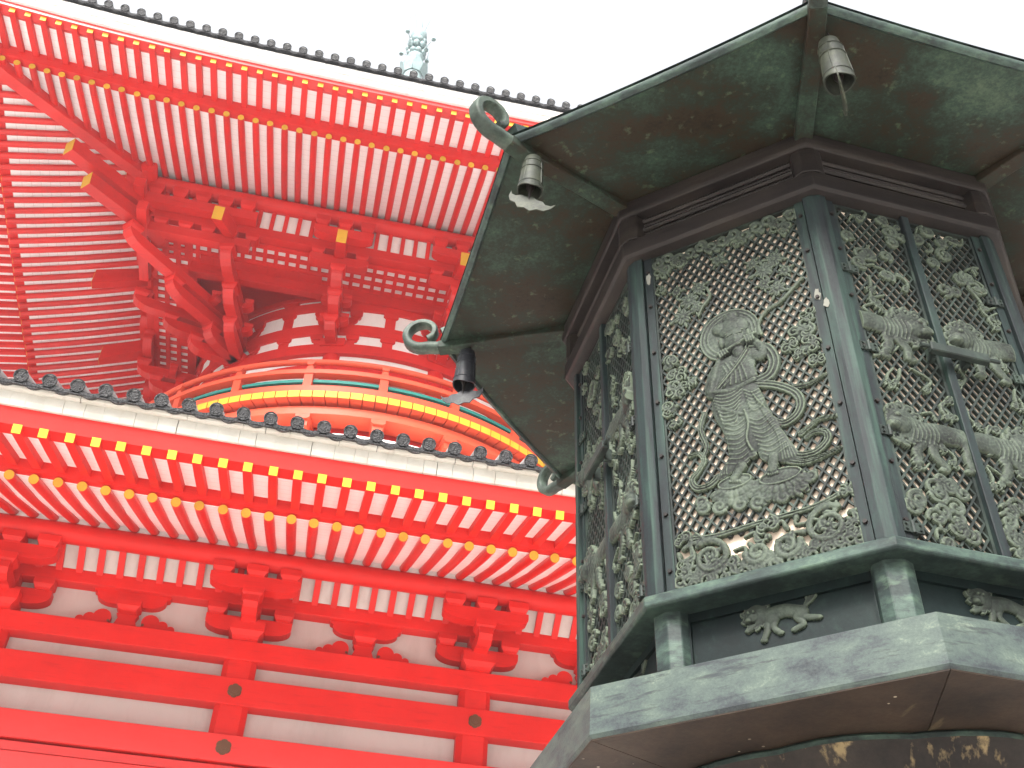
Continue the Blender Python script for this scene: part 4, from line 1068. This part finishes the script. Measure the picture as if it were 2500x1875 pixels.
# ---- door panels with maned beasts among clouds
def lion(R, cx, cz, sc, m, seed):
    """a running maned beast, head towards m"""
    q = random.Random(seed)
    T = lambda a, b: (cx+m*a*sc, cz+b*sc)
    R.stroke(smooth([T(.02, .01), T(-.06, .025), T(-.13, .02)]), .036*sc, .020, .006, .030*sc)
    for a, b, c, d in ((.01, -.02, .03, -.085), (-.02, -.02, -.045, -.09), (-.12, 0, -.16, -.06), (-.14, .01, -.12, -.08)):
        R.stroke(smooth([T(a, b), T((a+c)/2+.012, (b+d)/2), T(c, d)]), .017*sc, .016, .005, .011*sc); R.bump(*T(c+.008, d-.004), .017*sc, .010*sc, .014, 0, .005)
    R.bump(*T(.055, .03), .052*sc, .054*sc, .026, 0, .006)
    for i in range(12):
        a = 2*pi*i/12; x, z = T(.055+.052*cos(a), .03+.054*sin(a)); R.stroke(spiral(x, z, .017*sc, 1.1, a, m, .3, 14), .0065*sc, .010, .012)
    R.bump(*T(.068, .025), .036*sc, .034*sc, .040, 0, .010); R.bump(*T(.090, .012), .022*sc, .016*sc, .040, 0, .016)
    R.bump(*T(.078, .042), .009*sc, .008*sc, .012, 0, .044); R.stroke([T(.074, -.004), T(.110, .002)], .004*sc, .016, carve=True)
    for i in range(4): R.stroke(smooth([T(-.13, .03), T(-.17-.006*i, .06+.012*i), T(-.15-.02*i, .095+.01*i)]), .009*sc, .012, .005, .005*sc)
def door(k, cell, seed, hinge_side_z):
    f = pf(k, AP)
    for m in (-1, 1):
        lo, hi = (-.232, -.013) if m < 0 else (.013, .232)
        fr = frame_strip(None, f, lo, hi, 1.41, 2.608, .008, -.02, .004)
        lattice(fr, f, lo+.006, hi-.006, 1.43, 2.59, .029, .042, .0058, .010, 0, stuff=(k == 1))
        Rl = Relief(.222, 1.412, 2.606, cell); q = random.Random(seed+m)
        fm = lambda p, q_, d, c=(lo+hi)/2: f(p+c, q_, d)
        for i in range(26):
            x = q.uniform(-.10, .10); z = q.uniform(1.42, 2.6); a = q.uniform(0, 6.3)
            if abs(z-2.26) < .07 or abs(z-1.90) < .05 or abs(z-1.6) < .05: continue
            Rl.stroke(smooth([(x, z), (x+.022*cos(a), z+.022*sin(a)), (x+.04*cos(a+.8), z+.04*sin(a+.8))]), .0060, .008, r1=.0035)
            if i % 2: Rl.stroke(spiral(x, z, q.uniform(.010, .018), 1.2, a, q.choice((-1, 1)), .3, 18), .0045, .008)
        lion(Rl, .02*m, 2.10, 1.02, -m if k != 1 else m, seed+1); lion(Rl, -.01, 1.74, .98, m, seed+2)
        for cz in (2.10, 1.74):
            for i in range(7): Rl.ridge(smooth([(-.05+.012*i, cz+.045), (-.042+.012*i, cz+.01), (-.05+.012*i, cz-.02)]), .0028, .0030)
        for i in range(26):
            x = q.uniform(-.10, .10); z = q.uniform(1.42, 1.62) if i < 16 else q.uniform(2.32, 2.6)
            Rl.stroke(spiral(x, z, q.uniform(.016, .03), 1.2, q.uniform(0, 6), q.choice((-1, 1)), .3), .0068, .010)
            Rl.bump(x+.01, z, .016, .009, .009, q.uniform(0, 3))
        for i in range(18):
            x = q.choice((-1, 1))*q.uniform(.03, .1); z = q.uniform(1.6, 2.32)
            Rl.stroke(smooth([(x, z), (x+q.uniform(-.03, .03), z+.03), (x+q.uniform(-.03, .03), z+.06)]), .006, .009, r1=.004); scrollcloud(Rl, x, z, .018, .010, seed*31+i)
        Rl.rough(.0006, seed+m)
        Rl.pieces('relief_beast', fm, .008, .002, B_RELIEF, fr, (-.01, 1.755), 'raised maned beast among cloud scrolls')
    LP('door_stile', MB().prism([(-.0125, 1.408), (.0125, 1.408), (.0125, 2.61), (-.0125, 2.61)], f, -.02, .020), B_POST, None, .002)
    for s in (-1, 1):
        for z in hinge_side_z:
            hb = LP('hinge', MB().prism([(s*.205, z-.014), (s*.258, z-.014), (s*.258, z+.014), (s*.205, z+.014)], f, .008, .014), B_LATT)
            for x, dz in ((.214, .007), (.214, -.007), (.250, .007), (.250, -.007)):
                c = f(s*x, z+dz, .014); nn = pframe(k, 0)[1]; LP('hinge_stud', MB().tube([c, c+nn*.005], [.004, .003], 6), B_LATT, parent=hb)
            c = f(s*.233, z-.016, .014); LP('hinge_pin', MB().tube([c, c+Vector((0, 0, .032))], .006, 8), B_LATT, parent=hb)
    c0 = f(-.075, 2.026, .05); c1 = f(.10, 2.026, .05); up_ = Vector((0, 0, 1)); nn = pframe(k, 0)[1]
    lt = LP('latch', MB().bar([c0, c1], .022, .030), B_LATT, None, .003)
    LP('latch_rod', MB().tube([f(-.10, 2.03, .05), f(.135, 2.026, .052)], [.006, .006], 8), B_LATT, parent=lt)
    for x in (-.055, .045): LP('latch_staple', MB().bar([f(x, 2.026, .015), f(x, 2.026, .036)], .014, .04), B_LATT, parent=lt)
door(7, .002, 11, (2.32, 2.02, 1.735, 1.45)); door(1, .0025, 51, (2.3, 2.015, 1.74, 1.46))
# the five sides turned away: plain pierced lattice in one piece each
for k in range(2, 7):
    f = pf(k, AP); fr = frame_strip(None, f, -W2, W2, 1.408, 2.612, .008, -.02, .004)
    lattice(fr, f, -W2+.006, W2-.006, 1.42, 2.6, .03, .042, .008, .016, 0, stuff=True)
# scraps of paper left on the posts
def scrap(k, x, z, w_, h, d, seed):
    q = random.Random(seed); f = pf(k, AP2); n = 14
    poly = [(x+w_/2*cos(2*pi*i/n)*q.uniform(.6, 1.2), z+h/2*sin(2*pi*i/n)*q.uniform(.7, 1.15)) for i in range(n)]
    o, nn, s = pframe(k, AP2)
    return LP('paper_scrap', MB().prism(poly, f, d, d+.0015), PAPER)
scrap(0, -.246, 2.52, .018, .055, -.0105, 1); scrap(0, .247, 2.22, .018, .05, -.0105, 2); scrap(0, .268, 2.17, .02, .035, .0012, 4)

# --- waist with short posts and beast plaques, plinth, pedestal
AW = .655
for k in range(8):
    f = pf(k, AW); hw = AW*math.tan(pi/8)
    LP('waist_panel', MB().prism([(-hw, 1.09), (hw, 1.09), (hw, 1.37), (-hw, 1.37)], f, -.03, 0), B_WAIST)
    mb = MB()
    for a, b, c, d in ((-.232, .232, 1.345, 1.368), (-.232, .232, 1.10, 1.125), (-.250, -.222, 1.10, 1.368), (.222, .250, 1.10, 1.368)):
        mb.prism([(a, c), (b, c), (b, d), (a, d)], f, 0, .010+.001*(c == 1.10))
    LP('waist_frame', mb, B_WAIST, None)
    for x in (-.236, .236):
        for z in (1.16, 1.31):
            c = f(x, z, .011); nn = pframe(k, 0)[1]; LP('rivet', MB().tube([c, c+nn*.006], [.006, .005], 8), B_DARK)
    e = Vector((cos(ang(k)), sin(ang(k)), 0)); t = Vector((-e.y, e.x, 0))
    c1, c2 = .022, .046
    LP('waist_post', MB().prism([(-c2, -.06), (-c2, .0), (-c1, .024), (c1, .024), (c2, .0), (c2, -.06)], lambda p, q, d: LC+e*(.728+q)+t*p+Vector((0, 0, d)), 1.085, 1.372), B_SILL, None, .002)
def small_lion(k, cx):
    Rl = Relief(.30, 1.19, 1.365, .0016)
    T = lambda a, b: (cx+a, b)
    Rl.stroke(smooth([T(-.025, 1.318), T(.010, 1.322), T(.045, 1.312)]), .020, .018, .004, .017)
    Rl.bump(*T(.048, 1.308), .022, .020, .018, 0, .004); Rl.bump(*T(-.020, 1.312), .022, .021, .019, 0, .004)
    for pts in ([(-.03, 1.305), (-.035, 1.28), (-.045, 1.258)], [(-.012, 1.305), (-.018, 1.285), (-.004, 1.268)], [(.048, 1.302), (.066, 1.292), (.090, 1.286)], [(.04, 1.298), (.052, 1.278), (.03, 1.268)], [(-.045, 1.31), (-.065, 1.298), (-.080, 1.290)]):
        Rl.stroke(smooth([T(*p) for p in pts]), .0105, .013, .004, .0075); Rl.bump(*T(*pts[-1]), .010, .007, .013, 0, .004)
    Rl.bump(*T(-.055, 1.325), .033, .032, .022, 0, .004)
    for i in range(11):
        a = 2*pi*i/11; Rl.stroke(spiral(cx-.055+.030*cos(a), 1.325+.030*sin(a), .0095, 1.2, a, 1, .3, 14), .0036, .007, .009)
    Rl.bump(*T(-.064, 1.320), .019, .018, .026, 0, .008); Rl.bump(*T(-.074, 1.312), .011, .009, .022, 0, .014); Rl.bump(*T(-.071, 1.329), .004, .004, .006, 0, .034); Rl.bump(*T(-.058, 1.329), .004, .004, .006, 0, .034)
    Rl.stroke([T(-.083, 1.306), T(-.062, 1.304)], .0022, .012, carve=True)
    for i in range(4): Rl.stroke(smooth([T(.062, 1.322), T(.070+.006*i, 1.340), T(.060+.012*i, 1.356)]), .0058, .009, .004, .003)
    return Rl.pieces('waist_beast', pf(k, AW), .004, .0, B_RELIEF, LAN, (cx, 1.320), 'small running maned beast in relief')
small_lion(0, .0); small_lion(7, .0); small_lion(1, 0)
LP('plinth', oct_ring([(.60, 1.102), (.972, 1.096), (.980, 1.104), (.984, 1.104), (.990, .992), (.984, .984), (.66, .984), (.60, .99)]), B_PATINA, 20)
for k in range(8):
    LP('plinth_underside', oct_side(k, [(.60, .984), (.60, .978), (.985, .980), (.985, .983)], .001), B_UNDER)
pf_ = [(.60, .979), (.705, .979), (.712, .972), (.712, .962), (.70, .95), (.68, .90), (.62, .82), (.50, .74), (.36, .68), (.26, .62), (.23, .5), (.23, -.2), (.33, -.35), (.5, -.45), (.5, -.55)]
mb = MB(); n = 96; rings = []
for r, z in pf_:
    rings.append([(LC.x+r*(1+.022*abs(sin(8*a))*(r > .69))*cos(a), LC.y+r*(1+.022*abs(sin(8*a))*(r > .69))*sin(a), z) for a in [2*pi*i/n for i in range(n)]])
mb.loft(rings[:4]); LP('lotus_rim', mb, B_SILL, 40)
mb = MB(); mb.loft(rings[3:]); LP('pedestal', mb, B_PED, 40)
LP('stone_base', oct_ring([(.05, GZ), (1.1, GZ), (1.1, -1.1), (.8, -.9), (.72, -.55), (.05, -.55)]), STONE)

# --- wind bells hanging from the roof ribs: things of their own
def wind_bell(k, r, label, mat, plate_rot, swing, scale=1.0, platemat=None):
    h = vx(k, r, 2.796); hk = Matrix.Rotation(-.0, 3, 'X') @ h
    t = thing('wind_bell', label, 'wind bell', h, 'wind bells under the lantern eaves')
    t.rotation_euler = (swing[0], swing[1], 0)
    def BP(name, mb, m, sm=50, par=None): return link(name, mb.mesh(name, (0, 0, 0), sm), m, par or t)
    s = scale
    BP('hook', MB().tube([(.006, 0, .012), (.010, 0, -.004), (.006, 0, -.018), (-.004, 0, -.020), (-.008, 0, -.014)], .0035, 6), B_DARK)
    n = 40; rings = []
    for rr, z, am in ((.004, -.014, 0), (.016, -.016, 0), (.026, -.024, 0), (.031, -.045, 0), (.0345, -.09, .1), (.0375, -.13, .6), (.0405, -.160, 1), (.0365, -.160, 1), (.0335, -.13, .6), (.029, -.06, 0), (.004, -.03, 0)):
        rings.append([(rr*s*(1.0)*cos(2*pi*i/n), rr*s*.92*sin(2*pi*i/n), z*1.2*s+am*.014*s*(abs(cos(2*pi*i/n))**1.5)) for i in range(n)])
    body = BP('bell_body', MB().loft(rings, caps=True), mat, 60)
    for z, rr in ((-.048, .0325), (-.075, .0347), (-.135, .0388)):
        BP('bell_band', MB().tube([(rr*s*cos(2*pi*i/24), rr*s*.92*sin(2*pi*i/24), z*1.2*s) for i in range(25)], .0016, 5, False), mat, 60, body)
    for i in range(4):
        a = pi/4+pi/2*i
        BP('bell_band', MB().tube([(q*s*cos(a), q*s*.92*sin(a), z*1.2*s) for q, z in ((.0315, -.045), (.0350, -.09), (.0388, -.135))], .0016, 5), mat, 60, body)
    BP('clapper', MB().lathe([(.003, -.06*s), (.003, -.13*s), (.012, -.14*s), (.014, -.165*s), (.006, -.18*s), (.002, -.225*s)], 10), B_DARK)
    pr = [(-.075, .030), (-.066, .016), (-.050, .012), (-.036, .020), (-.018, .018), (0, .026), (.018, .018), (.036, .020), (.050, .012), (.066, .016), (.075, .030), (.070, .004), (.056, -.014), (.036, -.018), (.020, -.034), (0, -.028), (-.020, -.034), (-.036, -.018), (-.056, -.014), (-.070, .004)]
    def bent(a, b, d): return (a*s, d+.25*a*a*4*s, b*s)
    mb = MB(); mb.prism(pr, bent, -.002, .002)
    bm = bmesh.new(); me = mb.mesh('wind_plate', (0, 0, 0)); 
    pl = link('wind_plate', me, platemat or mat, t, (0, 0, -.232*s)); pl.rotation_euler = plate_rot
    return t
wind_bell(0, 1.19, 'pale wind bell under the nearest roof corner at the top, its plate turned edge-on', B_BELL, (0, 0, .98), (.08, -.08), 1.08)
wind_bell(1, 1.215, 'pale green wind bell under the upper left roof corner with a pierced cloud plate', B_BELL, (0, .42, -.25), (0, .05), 1.0)
wind_bell(2, 1.20, 'dark grey wind bell under the left roof corner above the pagoda balcony', B_BELLD, (0, -.22, -.35), (0, .02), 1.05)
